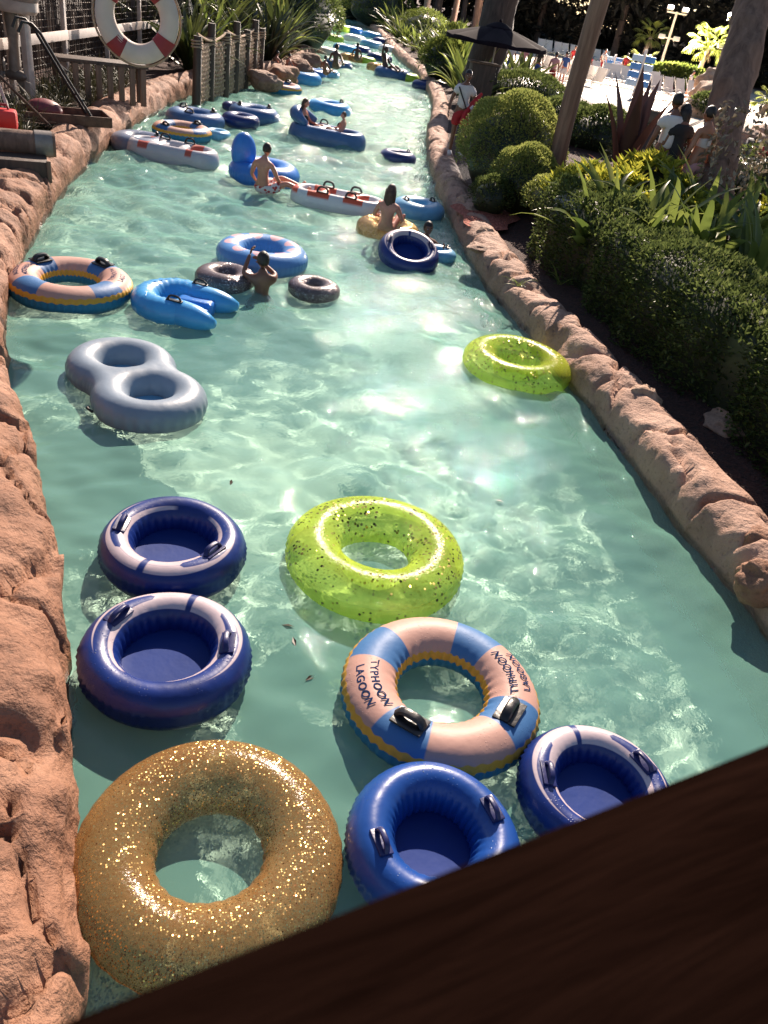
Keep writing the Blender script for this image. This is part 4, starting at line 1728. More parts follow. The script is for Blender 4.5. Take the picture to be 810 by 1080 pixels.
def hedge():
    pts = [Vector((1.62, 12.9, 0)), Vector((2.05, 11.2, 0)), Vector((2.62, 9.2, 0)), Vector((3.25, 7.3, 0)), Vector((3.75, 5.8, 0)), Vector((4.5, 3.8, 0))]
    C = catmull(pts, 8)
    t = thing('hedge', 'long dark clipped hedge running beside the red rock kerb', 'hedge', (2.6, 9.2, 0))
    org = Vector((2.6, 9.2, 0))
    zb, zt, wd = .3, 1.42, 1.15
    n = 34000
    cs = np.array([[p.x, p.y] for p in C])
    seg = np.linalg.norm(np.diff(cs, axis=0), axis=1)
    cum = np.concatenate([[0], np.cumsum(seg)])
    s = rng.random(n) * cum[-1]
    x = np.interp(s, cum, cs[:, 0])
    y = np.interp(s, cum, cs[:, 1])
    tg = np.gradient(cs, axis=0)
    tx = np.interp(s, cum, tg[:, 0])
    ty = np.interp(s, cum, tg[:, 1])
    ln = np.hypot(tx, ty)
    nx_, ny_ = -ty / ln, tx / ln           # away from the river
    fl = np.where(nx_ < 0, -1, 1)
    nx_, ny_ = nx_ * fl, ny_ * fl
    where = rng.random(n)
    top = where < .5
    front = (where >= .5) & (where < .9)
    u = np.where(top, rng.random(n), np.where(front, 0.0, 1.0)) * wd
    z = np.where(top, zt, zb + (zt - zb) * rng.random(n))
    # rounded shoulder, lumps
    lump = .07 * np.sin(s * 2.1) + .05 * np.sin(s * 5.3 + 1) + .04 * np.sin(u * 7 + s * 3)
    sh = np.clip((z - (zt - .22)) / .22, 0, 1)
    u = np.where(front, u + sh ** 2 * .14, u)
    eu = np.minimum(u, wd - u)
    z = np.where(top, zt - .16 * np.clip(1 - eu / .2, 0, 1) ** 2 + lump, z)
    u = u + np.where(front, -lump * 1.2, 0) + rng.normal(0, .035, n)
    dn = np.stack([np.where(top, 0, np.where(front, -1, 1)) * nx_, np.where(top, 0, np.where(front, -1, 1)) * ny_, np.where(top, 1.0, .15)], 1)
    P = np.stack([x + nx_ * u, y + ny_ * u, z + rng.normal(0, .02, n)], 1) - np.array([org.x, org.y, 0])
    D = unit(dn + rng.normal(0, .6, (n, 3)) + np.array([0, 0, .3]))
    V, F = leaf_arrays(P, D, .062 * rng.uniform(.6, 1.3, n), .036 * rng.uniform(.7, 1.3, n))
    mb = MB()
    mb.arrays(V, F)
    mb.build('foliage', LF_HEDGE, t, smooth=False)
    mb = MB()  # inner dark volume added to stop light passing through the hedge
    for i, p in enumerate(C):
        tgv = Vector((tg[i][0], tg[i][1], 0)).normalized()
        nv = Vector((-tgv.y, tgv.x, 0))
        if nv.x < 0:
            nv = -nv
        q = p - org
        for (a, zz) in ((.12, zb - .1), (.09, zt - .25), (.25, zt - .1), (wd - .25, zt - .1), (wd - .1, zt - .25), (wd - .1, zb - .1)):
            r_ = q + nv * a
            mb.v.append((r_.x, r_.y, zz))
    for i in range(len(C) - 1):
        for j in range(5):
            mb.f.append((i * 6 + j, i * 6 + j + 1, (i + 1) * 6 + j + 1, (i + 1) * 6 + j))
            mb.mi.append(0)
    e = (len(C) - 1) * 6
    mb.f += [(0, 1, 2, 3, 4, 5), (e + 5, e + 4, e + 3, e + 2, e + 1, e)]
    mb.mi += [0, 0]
    mb.build('dark_core', LF_DARK, t)


hedge()
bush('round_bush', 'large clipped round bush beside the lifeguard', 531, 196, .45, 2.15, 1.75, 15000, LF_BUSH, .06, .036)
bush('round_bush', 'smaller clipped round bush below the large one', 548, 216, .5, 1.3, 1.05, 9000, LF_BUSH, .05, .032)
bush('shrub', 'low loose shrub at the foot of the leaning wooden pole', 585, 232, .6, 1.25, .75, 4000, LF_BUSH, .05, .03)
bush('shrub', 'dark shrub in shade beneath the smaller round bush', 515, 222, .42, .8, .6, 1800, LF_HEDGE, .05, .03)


def strap_plant_mesh(n, Lh, W, mat, seed, tilt=(.5, 1.35), droop=1.2, name='leaves'):
    r = random.Random(seed)
    mb = MB()
    for i in range(n):
        strap(mb, (r.uniform(-.08, .08), r.uniform(-.08, .08), 0), r.uniform(0, 2 * PI), r.uniform(*tilt), Lh * r.uniform(.65, 1.15), W * r.uniform(.7, 1.2), r.uniform(.4, droop), 7, twist=r.uniform(-.7, .7))
    me_o = mb.build(name, mat, None, angle=180)
    return me_o


def strap_plants(name, label, spots, n, Lh, W, mat, group=None, tilt=(.5, 1.35), droop=1.2, cat='plant', seed=1, labels=None, zf=None):
    protos = []
    for q in range(min(4, len(spots))):
        o = strap_plant_mesh(n, Lh, W, mat, seed * 10 + q, tilt, droop, name)
        protos.append(o)
    for i, sp in enumerate(spots):
        px, py, z, s = sp
        p = at(px, py, z) if zf is None else zf(px, py)
        o = protos[i] if i < len(protos) else protos[i % len(protos)].copy()
        if i >= len(protos):
            COL.objects.link(o)
        o.location = p
        o.rotation_euler = (0, 0, (i * 2.4) % 6.28)
        if name == 'strap_leaf_plant':
            s *= 1.4
        o.scale = (s, s, s)
        tag(o, labels[i] if labels else label, cat, group)


strap_plants('strap_leaf_plant', 'broad strap leaf plant growing behind the dark hedge', [
    (618, 268, .72, 1.0), (645, 262, .75, 1.05), (668, 276, .75, .95), (700, 272, .78, 1.1), (728, 286, .78, 1.0), (756, 284, .8, 1.1), (786, 306, .8, 1.1),
    (806, 282, .82, 1.2), (684, 262, .78, 1.0), (735, 264, .8, 1.1), (775, 270, .8, 1.1), (630, 250, .72, .9)],
    18, 1.0, .12, LF_STRAP, 'strap leaf plants behind the hedge', seed=2)


def croton(label, px, py, z, w, h, n):
    p = at(px, py, z)
    t = thing('croton', label, 'plant', p, 0, 'yellow crotons between the hedge and the path')
    mb = MB()
    r = random.Random(int(px * 7))
    for q in range(n):
        a = r.uniform(0, 2 * PI)
        rr = w / 2 * math.sqrt(r.random())
        zt = h * (1 - .55 * (rr / (w / 2)) ** 2) * r.uniform(.85, 1.05)
        c = np.array([[rr * math.cos(a), rr * math.sin(a), zt - .12]])
        m = 15
        P = np.repeat(c, m, 0) + rng.normal(0, .02, (m, 3))
        th = rng.uniform(0, 2 * PI, m)
        D = np.stack([np.cos(th) * .75, np.sin(th) * .75, rng.uniform(.4, 1.4, m)], 1)
        V, F = leaf_arrays(P, D, rng.uniform(.16, .27, m), rng.uniform(.045, .07, m), fold=.3, droop=.1)
        mb.arrays(V, F)
    mb.build('foliage', LF_CROTON, t, smooth=False)
    mb = MB()
    core(mb, (0, 0, h * .3), (w / 2, w / 2, h * .55), 0)  # added dark core that keeps light from showing through the leaves
    mb.build('dark_core', LF_DARK, t)


for (px, py, z, w_, h_, n_, lb) in [
    (607, 228, .75, 1.25, .9, 60, 'yellow green croton by the wooden pole'),
    (642, 242, .78, 1.4, .95, 70, 'yellow green croton below the burgundy plant'),
    (672, 236, .82, 1.6, 1.15, 85, 'tallest yellow croton, in front of the dark rounded shrub'),
    (704, 248, .82, 1.4, .95, 70, 'yellow croton below the white shirted man'),
    (722, 256, .82, 1.0, .8, 45, 'yellow croton left of the big mossy trunk base'),
    (800, 262, .85, 1.0, .8, 45, 'yellow croton right of the big mossy trunk')]:
    croton(lb, px, py, z, w_, h_, n_)


def cordyline():
    p = at(645, 212, .82)
    t = thing('cordyline', 'tall burgundy cordyline with upright dark blades and pink lower leaves', 'plant', p)
    mb = MB()
    for (az, tl, ln, wd, dr) in [(2.6, 1.33, 1.9, .42, .2), (1.9, 1.48, 2.0, .44, .1), (.9, 1.42, 1.85, .40, .15), (.2, 1.25, 1.7, .36, .2), (0.1, 1.0, 2.0, .32, .5), (-.5, .85, 2.2, .26, .5),
                                 (3.4, 1.25, 1.7, .3, .3), (4.4, 1.4, 1.8, .32, .3), (5.3, 1.3, 1.7, .3, .3), (1.3, 1.3, 1.9, .3, .2)]:
        strap(mb, (.06 * math.cos(az), .06 * math.sin(az), .25), az, tl, ln, wd, dr, 9, fold=.45)
    mb.build('upper_leaves', LF_CORD, t, angle=180)
    mb = MB()
    for (az, tl, ln, wd, dr) in [(4.3, 1.2, .95, .16, .6), (5.0, 1.3, 1.05, .17, .3), (5.6, 1.1, .9, .15, .6), (3.4, 1.0, .95, .13, .7), (6.2, .9, 1.1, .12, .5), (4.7, 1.35, .8, .15, .4), (3.0, .8, 1.0, .12, 1.2)]:
        strap(mb, (.05 * math.cos(az), .05 * math.sin(az), .1), az, tl, ln, wd, dr, 8, fold=.4)
    mb.build('lower_leaves', LF_PINK, t, angle=180)
    mb = MB()
    mb.tube([(0, 0, -.05), (0, 0, .5)], [.06, .04], 8)
    mb.build('stem', BARKD, t)


cordyline()
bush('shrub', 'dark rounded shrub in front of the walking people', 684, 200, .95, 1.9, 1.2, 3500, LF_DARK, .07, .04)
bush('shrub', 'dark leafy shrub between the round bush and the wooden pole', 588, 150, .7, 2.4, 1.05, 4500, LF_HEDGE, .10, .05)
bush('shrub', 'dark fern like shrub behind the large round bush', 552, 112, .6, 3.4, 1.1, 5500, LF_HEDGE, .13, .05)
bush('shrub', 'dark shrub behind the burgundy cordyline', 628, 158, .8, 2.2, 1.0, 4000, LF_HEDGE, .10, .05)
hb = bush('hibiscus', 'dark shrub with red blooms right of the big mossy trunk', 800, 228, .9, 2.0, 1.35, 4500, LF_HEDGE, .07, .04)
for (x, y, z) in ((-.55, -.5, 1.15), (.1, -.7, 1.05), (.35, -.65, 1.2), (.0, -.8, .85)):
    mb = MB()
    for k in range(5):
        a = 2 * PI * k / 5
        mb.ball((x + .06 * math.cos(a), y - .03, z + .06 * math.sin(a)), (.06, .025, .06), 8)
    mb.build('bloom', M_FLOWER, hb)


# ------------------------------------------------------------------ trunks, poles
def trunk_obj(name, label, pb, pt, r0, r1, mat, cat='tree', lump=.06, n=18, crown=None, seg=40, flare=1.35):
    t = thing(name, label, cat, pb)
    mb = MB()
    pts, rad = [], []
    ax = Vector(pt) - Vector(pb)
    for i in range(seg + 1):
        f = i / seg
        pts.append(ax * f + Vector((.05 * math.sin(f * 7 + r0 * 9), .05 * math.sin(f * 5), 0)) * r0 * 3)
        rad.append((r0 + (r1 - r0) * f) * (1 + (flare - 1) * math.exp(-f * 14)))
    mb.tube(pts, rad, n)
    vs = []
    for v in mb.v:
        q = Vector(v)
        nn = fbm(q.x * 3 / r0 * .3, q.y * 3 / r0 * .3, q.z * .8, 4)
        axp = ax * (q.z / max(ax.z, .01))
        o = q - axp
        vs.append(tuple(axp + o * (1 + lump * 2 * nn)))
    mb.v = vs
    mb.build('trunk', mat, t)
    return t


# the wooden pole
M_POLEW = wood_mat('brown pole wood', (.13, .065, .040), (.30, .18, .12), (14, 14, 1.2))
pb = at(578, 205, .6)
t = trunk_obj('wooden_pole', 'bare wooden pole rising between the bushes and the crotons', pb, pb + Vector((0, 0, 3.7)), .165, .165, M_POLEW, 'pole', .03, 14, flare=1.0)
# big mossy trunk
pb = at(742, 250, .82)
top = atd(796, 0, depth(pb))
top = pb + (top - pb) * (6.2 / (top.z - pb.z))
t = trunk_obj('tree', 'large rough trunk with flaking dry leaves at its base', pb, top, .335, .30, BARK, 'tree', .11, 28, seg=120, flare=1.2)
mb = MB()
n = 900
a = rng.uniform(0, 2 * PI, n)
z = rng.random(n) ** 1.3 * 2.2 - .2
R_ = .37 + .2 * np.exp(-z * 1.2) + rng.normal(0, .04, n)
P = np.stack([R_ * np.cos(a), R_ * np.sin(a), z], 1)
D = np.stack([np.cos(a) * .5, np.sin(a) * .5, rng.normal(-.3, .6, n)], 1) + rng.normal(0, .4, (n, 3))
V, F = leaf_arrays(P, D, rng.uniform(.07, .15, n), rng.uniform(.05, .09, n))
mb.arrays(V, F)
mb.build('climbing_leaves', leaf_mat('dry vine leaves', (.12, .085, .05), (.42, .33, .22), (.5, .45, .2), trans=.2), t, smooth=False)
mb = MB()
for k in range(7):
    az = k * .9
    b = (top - pb) * (.86 + .02 * k)
    mb.tube([b, b + Vector((math.cos(az) * .6 + .4, math.sin(az) * .6 + .3, .7)), b + Vector((math.cos(az) * 1.2 + 1.2, math.sin(az) * 1.2 + .9, 1.5))], [.16, .1, .03], 8)
mb.build('limbs', BARK, t)
mb = MB()
for k in range(12):
    az = k * 1.9
    dome_leaves(mb, (math.cos(az) * 1.6 + (top - pb).x + 2.2, math.sin(az) * 2.0 + (top - pb).y + 1.2, 6.9 + (k % 4) * .7), (1.2, 1.2, .7), 160, .3, .16, low=-.8)
mb.build('crown', LF_DARK, t, smooth=False)


def tree(label, pb, h, r, crown_w, crown_h, n, mat=LF_FAR, bark=BARKD, group=None, L=.5, name='tree', cbase=.35):
    t = thing(name, label, 'tree', pb, 0, group)
    mb = MB()
    lean = Vector((rng.uniform(-.3, .3), rng.uniform(-.3, .3), h * .9))
    mb.tube([Vector((0, 0, -.2)), lean * .3, lean * .65 + Vector((.1, 0, 0)), lean], [r * 1.15, r, r * .75, r * .3], 10)
    for k in range(6):
        az = k * 1.05 + h
        b = lean * (.45 + .08 * k)
        mb.tube([b, b + Vector((math.cos(az), math.sin(az), .5)) * crown_w * .2, b + Vector((math.cos(az), math.sin(az), .8)) * crown_w * .38], [r * .4, r * .25, r * .08], 6)
    mb.build('trunk', bark, t)
    mb = MB()
    m = 9
    for k in range(m):
        az = k * 2.4
        f = (k + .5) / m
        rr = crown_w * .5 * math.sin(PI * min(.95, .25 + .75 * f)) * .8
        dome_leaves(mb, (rr * math.cos(az), rr * math.sin(az), h * cbase + (h * (1 - cbase)) * f), (crown_w * .27, crown_w * .27, crown_h * .16), n // m, L, L * .5, low=-.9, jit=.8, lump=.25, inner=.5)
    mb.build('crown', mat, t, smooth=False)
    return t


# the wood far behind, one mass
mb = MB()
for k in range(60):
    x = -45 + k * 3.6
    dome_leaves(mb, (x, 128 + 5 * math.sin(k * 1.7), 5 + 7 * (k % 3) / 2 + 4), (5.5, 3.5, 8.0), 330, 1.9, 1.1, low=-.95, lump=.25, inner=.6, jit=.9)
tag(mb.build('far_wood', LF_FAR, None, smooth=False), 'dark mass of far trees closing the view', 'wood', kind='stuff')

# thick trunk behind the umbrella and poles beside it
pb = at(503, 106, .6)
trunk_obj('tree', 'thick brown tree trunk standing behind the black umbrella', pb, pb + Vector((.5, .3, 12)), .58, .45, BARKD, 'tree', .10, 20)
pb = at(446, 36, .6)
t = trunk_obj('signpost', 'pale round post with a small white sign by the far bank', pb, pb + Vector((0, 0, 7)), .26, .24, BARKP, 'signpost', .02, 12, flare=1.0)
mb = MB()
mb.box((-1.0, -.3, 3.2), (1.3, .05, .5), bev=.02)
mb.build('sign_panel', M_WHITEW, t)
mb = MB()
mb.tube([(-1.0, -.33, 3.2), (-1.0, -.345, 3.2)], .12, 12)
mb.build('emblem', C_BLACK, t)
for i, (px, py, h, r) in enumerate([(458, 30, 12, .30), (474, 40, 11, .2), (486, 34, 12, .22), (500, 42, 12, .3), (541, 30, 12, .3), (552, 28, 11, .22), (565, 30, 12, .25), (584, 28, 12, .28), (530, 24, 12, .3),
                                    (395, 16, 12, .28), (405, 18, 13, .35), (412, 15, 12, .2), (640, 38, 12, .3), (660, 36, 11, .25), (470, 22, 12, .25), (512, 26, 13, .3)]):
    pb = at(px, py, .8)
    t = trunk_obj('tree', 'slender brown trunk among the far trees', pb, pb + Vector((rng.uniform(-.6, .6), rng.uniform(-.4, .4), h)), r * 1.2, r * .8, BARK if i % 2 else BARKD, 'tree', .06, 10, seg=14)
    t['group'] = 'slender trunks among the far trees'

# dark wood behind the beach: individual trees
k = 0
for row, (y0, y1) in enumerate([(88, 96), (104, 120)]):
    for i in range(24):
        x = -26 + i * 5.6 + rng.uniform(-1.2, 1.2) + row * 2.5
        y = rng.uniform(y0, y1)
        if x < float(edge_x(RC, y)) + 3:
            continue
        tree('dark leafy tree in the wood beyond the beach', (x, y, .9), rng.uniform(12, 17), .3, rng.uniform(7, 9), rng.uniform(9, 12), 2600, group='dark trees beyond the beach', L=1.0, cbase=.05)
        k += 1


# ------------------------------------------------------------------ umbrella, podium, beach furniture
M_CANVAS = simple('black canvas', (.012, .008, .013), .9, .25, 3, .3, 40, spec=.1)
M_POLE = simple('pale painted metal', (.55, .48, .42), .45, .1, 8, .1, 40)
M_CHAIR = simple('white plastic', (.66, .62, .58), .5, .06, 5, .05, 30)
M_RACKB = simple('blue panel', (.05, .20, .52), .5, .15, 5, .1, 30)
M_RACKP = simple('pale blue band', (.35, .5, .68), .5, .1, 5, .1, 30)
M_METAL = simple('dark metal', (.03, .028, .028), .4, .3, 20, .2, 60, metal=.5)
M_RUST = simple('rusty steel', (.13, .06, .035), .75, .5, 7, .6, 40)
M_STEEL = simple('worn grey steel', (.22, .19, .17), .5, .3, 6, .3, 40, metal=.3)


def umbrella():
    pb = at(509, 117, .55)
    t = thing('umbrella', 'black canvas market umbrella on a pale pole by the lifeguard', 'umbrella', pb)
    W = span(108, pb + Vector((0, 0, 2)))
    mb = MB()
    mb.tube([(0, 0, 0), (0, 0, 2.5)], .028, 10)
    mb.build('pole', M_POLE, t)
    mb = MB()
    n = 8
    V, F = [], []
    seg = 6
    for i in range(seg + 1):
        f = i / seg
        for k in range(n * 4):
            a = 2 * PI * k / (n * 4)
            sag = .93 + .07 * abs(math.cos(n * a / 2)) ** .7
            r = W / 2 * f * (sag if f > .1 else 1)
            z = 2.46 - .42 * f ** 1.08 - .05 * (1 - abs(math.cos(n * a / 2))) * f
            V.append((r * math.cos(a), r * math.sin(a), z))
    m = n * 4
    for k in range(m):
        a = 2 * PI * k / m
        V.append((W / 2 * .99 * math.cos(a), W / 2 * .99 * math.sin(a), 2.02 - .11))
    for i in range(seg + 1):
        for k in range(m):
            l = (k + 1) % m
            F.append((i * m + k, i * m + l, (i + 1) * m + l, (i + 1) * m + k))
    mb.add(V, F)
    o = mb.build('canopy', M_CANVAS, t, angle=18)
    md = o.modifiers.new('thick', 'SOLIDIFY')
    md.thickness = .012
    mb = MB()
    mb.lathe([(0, 2.55), (.22, 2.50), (.42, 2.40), (.44, 2.35)], 16)
    mb.ball((0, 0, 2.57), .05, 10)
    mb.build('vent_cap', M_CANVAS, t)
    for k in range(8):
        a = 2 * PI * k / 8
        mb = MB()
        mb.tube([(.05 * math.cos(a), .05 * math.sin(a), 2.38), (W / 2 * .97 * math.cos(a), W / 2 * .97 * math.sin(a), 1.98)], .012, 6)
        mb.build('rib', M_METAL, t)


umbrella()
pb = at(500, 118, .5)
t = thing('podium', 'dark wooden lifeguard podium with a shelf top behind the lifeguard', 'podium', pb, math.radians(12))
mb = MB()
mb.box((0, 0, .7), (.8, .5, 1.4), bev=.02)
mb.build('cabinet', M_WOODD, t)
mb = MB()
mb.box((0, 0, 1.43), (1.0, .62, .05), bev=.015)
mb.build('top_board', M_WOOD, t)


def chair_mesh():
    mb = MB()
    mb.box((0, .25, .36), (.66, 1.25, .05), bev=.02)
    R = Matrix.Rotation(math.radians(52), 3, 'X')
    for k in range(7):
        mb.box((0, -.42 - .075 * k * math.cos(1.0) * 1.6, .40 + .12 * k), (.64, .135, .03), rot=Matrix.Rotation(math.radians(-60), 3, 'X'))
    for sx in (-1, 1):
        mb.tube([(sx * .33, -.34, .36), (sx * .33, -1.1, 1.22)], .025, 6)
        mb.tube([(sx * .32, .8, .36), (sx * .32, .85, 0)], .025, 6)
        mb.tube([(sx * .32, -.3, .36), (sx * .32, -.4, 0)], .025, 6)
        mb.tube([(sx * .34, -.45, .5), (sx * .36, -.1, .62), (sx * .36, .3, .6), (sx * .34, .35, .36)], .022, 6)
    return mb


chair0 = chair_mesh().build('lounge_chair', M_CHAIR, None)
first = [True]


def chair(px, py, rz, label, group, s=1.0, z=.42):
    p = at(px, py, z)
    o = chair0 if first[0] else chair0.copy()
    if not first[0]:
        COL.objects.link(o)
    first[0] = False
    o.location = p
    o.rotation_euler = (0, 0, rz)
    o.scale = (s, s, s)
    tag(o, label, 'lounge chair', group)


for i in range(4):
    chair(692 + 13 * i, 103 + 1.6 * i, math.radians(190 + 4 * i), 'white reclining chair in the row under the palm and shrub', 'white chairs below the palm', .95)
for i in range(9):
    chair(606 + 10.5 * i, 82 + 1.9 * i, math.radians(178 + 5 * (i % 3)), 'white lounge chair in the crowded middle row on the sand', 'white chairs in the middle row', .95)
for i in range(8):
    chair(563 + 9 * i, 76 + 2.2 * i, math.radians(10 + 6 * (i % 3)), 'white lounge chair facing the dark bushes at the near side of the sand', 'white chairs at the near side of the sand', .9)
for i in range(9):
    chair(570 + 8.5 * i, 57 + 1.6 * i, math.radians(184 + 7 * (i % 2)), 'white lounge chair in the far row against the dark wood', 'white chairs in the far row', 1.0)
for i in range(6):
    chair(455 + 6.0 * i, 26 + 1.1 * i, math.radians(150), 'white chair beside the pale signpost above the far bank', 'white chairs beside the signpost', 1.2)


def towel_rack(px, py, label, h=1.9):
    p = at(px, py, .42)
    t = thing('towel_rack', label, 'rack', p, math.radians(15))
    mb = MB()
    for sx in (-1, 1):
        mb.tube([(sx * .25, -.3, 0), (0, 0, .5)], .04, 6)
    mb.box((0, 0, h * .55), (.14, .14, h * 1.05), bev=.02)
    mb.build('stand', M_CHAIR, t)
    for k in range(4):
        for sx in (-1, 1):
            mb = MB()
            mb.box((sx * .36, 0, h * (.33 + .18 * k)), (.60, .22, h * .14), bev=.03)
            mb.build('shelf', M_RACKB if (k + (sx > 0)) % 3 else M_RACKP, t)


towel_rack(667, 103, 'blue rack of shelves on a white stand, nearer of two on the sand', 2.2)
towel_rack(643, 82, 'blue rack of shelves at the far side of the sand', 1.4)
tagb = at(690, 132, 1.1)
for (px, py, lb) in ((687, 133, 'dark box with white frame on the path behind the white shirted man'), (789, 166, 'dark box with white frame right of the big trunk')):
    p = at(px, py, .44)
    t = thing('framed_box', lb, 'box', p, math.radians(-20))  # low dark box with a white front frame
    mb = MB()
    mb.box((0, 0, .3), (.42, .42, .6), bev=.02)
    mb.build('case', M_METAL, t)
    for (c, s_) in (((0, -.215, .58), (.48, .03, .05)), ((0, -.215, .03), (.48, .03, .05)), ((-.22, -.215, .3), (.05, .03, .5)), ((.22, -.215, .3), (.05, .03, .5))):
        mb = MB()
        mb.box(c, s_, bev=.008)
        mb.build('frame', M_CHAIR, t)


def lamp_emit():
    k = NT('floodlight glass')
    k.p(Base_Color=(.9, .9, .9), Roughness=.3)
    k.set(k.b.inputs['Emission Color'], (1.0, .93, .86))
    k.b.inputs['Emission Strength'].default_value = 14.0
    return k.m


M_GLOW = lamp_emit()


def floodlight(px, py, h, label, s=1.0):
    p = at(px, py, .42)
    t = thing('floodlight_post', label, 'floodlight', p, 0)
    mb = MB()
    mb.tube([(0, 0, 0), (0, 0, h)], [.16 * s, .11 * s], 10)
    mb.build('post', M_POLE, t)
    mb = MB()
    mb.box((0, 0, h * .62), (1.7 * s, .10, .10))
    mb.box((0, 0, h - .1), (1.9 * s, .12, .12))
    mb.build('cross_arm', M_POLE, t)
    for (sx, zz) in ((-1, h + .2), (1, h + .2), (-1, h * .62 + .05), (1, h * .62 + .05)):
        hd = MB()
        R = Matrix.Rotation(math.radians(-28), 3, 'X')
        hd.box((sx * .72 * s, 0, zz), (.62 * s, .30 * s, .34 * s), bev=.05, rot=R)
        o = hd.build('lamp_head', M_CHAIR, t)
        if zz > h:
            g = MB()
            g.box(Vector((sx * .72 * s, 0, zz)) + R @ Vector((0, -.165 * s, 0)), (.5 * s, .03, .26 * s), rot=R)
            g.build('lens', M_GLOW, o)


floodlight(692, 84, 4.9, 'tall pale floodlight post behind the palms', .85)
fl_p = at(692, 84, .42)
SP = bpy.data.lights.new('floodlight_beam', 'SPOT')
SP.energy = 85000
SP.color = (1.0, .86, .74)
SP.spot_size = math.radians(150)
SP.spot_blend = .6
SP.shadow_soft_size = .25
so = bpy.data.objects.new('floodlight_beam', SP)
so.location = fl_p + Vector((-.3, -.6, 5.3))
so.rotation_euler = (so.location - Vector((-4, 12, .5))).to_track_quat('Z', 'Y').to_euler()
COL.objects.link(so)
floodlight(752, 98, 5.0, 'tall pale floodlight post beside the stacked rocks', .85)
for (px, py, lb) in ((640, 48, 'small white globe lamp on a thin post near the blue rack'), (709, 78, 'small white globe lamp left of the big palm'), (672, 60, 'small white globe lamp beneath the first palm')):
    p = at(px, py, .42)
    t = thing('lamp_post', lb, 'lamp post', p)
    mb = MB()
    mb.tube([(0, 0, 0), (0, 0, 2.6)], .06, 8)
    mb.build('post', M_METAL, t)
    mb = MB()
    mb.lathe([(0, 2.95), (.25, 2.85), (.5, 2.68), (.5, 2.6), (.2, 2.55), (0, 2.55)], 14)
    mb.build('shade', M_CHAIR, t)


def palm(label, px, py, h, r, n=20, ln=2.0, z=.42, droop=1.5):
    p = at(px, py, z)
    t = thing('palm_tree', label, 'palm', p)
    mb = MB()
    top = Vector((.25, 0, h))
    mb.tube([Vector((0, 0, -.1)), Vector((.05, 0, h * .3)), Vector((.12, 0, h * .65)), top], [r * 1.4, r, r * .9, r * .8], 12)
    mb.build('trunk', BARKP, t)
    mb = MB()
    for i in range(n):
        az = i * 2.399
        tl = 1.25 - 1.75 * (i / n)
        d0 = Vector((math.cos(az), math.sin(az), 0))
        # petiole then a fan of leaflets
        st = top + d0 * .1
        e = st + d0 * (ln * .45 * math.cos(tl)) + Vector((0, 0, ln * .45 * math.sin(tl)))
        mb.tube([st, e], [.035, .02], 5)
        for k in range(13):
            f = (k - 6) / 6
            a2 = az + f * 1.25
            tl2 = tl - .25 * abs(f)
            strap(mb, e, a2, tl2, ln * (.62 - .18 * abs(f)), .13, droop, 5, fold=.5)
    mb.build('crown', LF_PALM, t, angle=180)
    mb = MB()
    for i in range(10):
        az = i * .63
        strap(mb, top + Vector((0, 0, -.15)), az, -1.0, ln * .5, .12, .5, 4)
    mb.build('dead_fronds', leaf_mat('dry fronds', (.12, .075, .05), (.26, .17, .12)), t, angle=180)


palm('broad fan palm with a pale trunk, largest of the lit palms', 730, 94, 2.9, .2, 22, 2.0)
palm('fan palm with a skirt of dead fronds, farther left than the broad one', 672, 78, 2.9, .2, 18, 1.7)
palm('short young palm behind the blue racks', 668, 86, .7, .18, 12, 1.7)
palm('low palm right of the big trunk', 802, 120, .6, .18, 12, 1.2)
bush('shrub', 'rounded green shrub row behind the chairs below the palm', 712, 96, .42, 7.0, 1.5, 3500, LF_YGREEN, .32, .16, wy=2.5)
bush('shrub', 'green shrub at the foot of the broad fan palm', 742, 104, .42, 3.0, 1.2, 1800, LF_YGREEN, .28, .14)
bush('shrub', 'dark green clipped mound in front of the stacked rocks', 750, 126, .42, 2.6, 1.2, 2600, LF_HEDGE, .16, .09)


def rock(name, label, px, py, z, s, mat, seed, cat='rock', group=None, rz=0.0, lift=0.0):
    p = at(px, py, z) + Vector((0, 0, lift))
    bm = bmesh.new()
    bmesh.ops.create_icosphere(bm, subdivisions=4, radius=1)
    for v in bm.verts:
        q = v.co.copy()
        n = fbm(q.x * .9 + seed, q.y * .9, q.z * .9, 3) * .35 + fbm(q.x * 3 + seed, q.y * 3, q.z * 3, 3) * .09
        # flattened facets
        for ax in (Vector((.7, .3, .65)), Vector((-.6, .5, .6)), Vector((.1, -.8, .6)), Vector((0, 0, 1))):
            d = q.dot(ax.normalized())
            if d > .72:
                q -= ax.normalized() * (d - .72) * .8
        v.co = q * (1 + n)
        v.co = Vector((v.co.x * s[0], v.co.y * s[1], v.co.z * s[2]))
    me = bpy.data.meshes.new(name)
    bm.to_mesh(me)
    bm.free()
    me.materials.append(mat)
    me.polygons.foreach_set('use_smooth', [True] * len(me.polygons))
    o = link(name, me, None, p)
    o.rotation_euler = (0, 0, rz)
    return tag(o, label, cat, group)


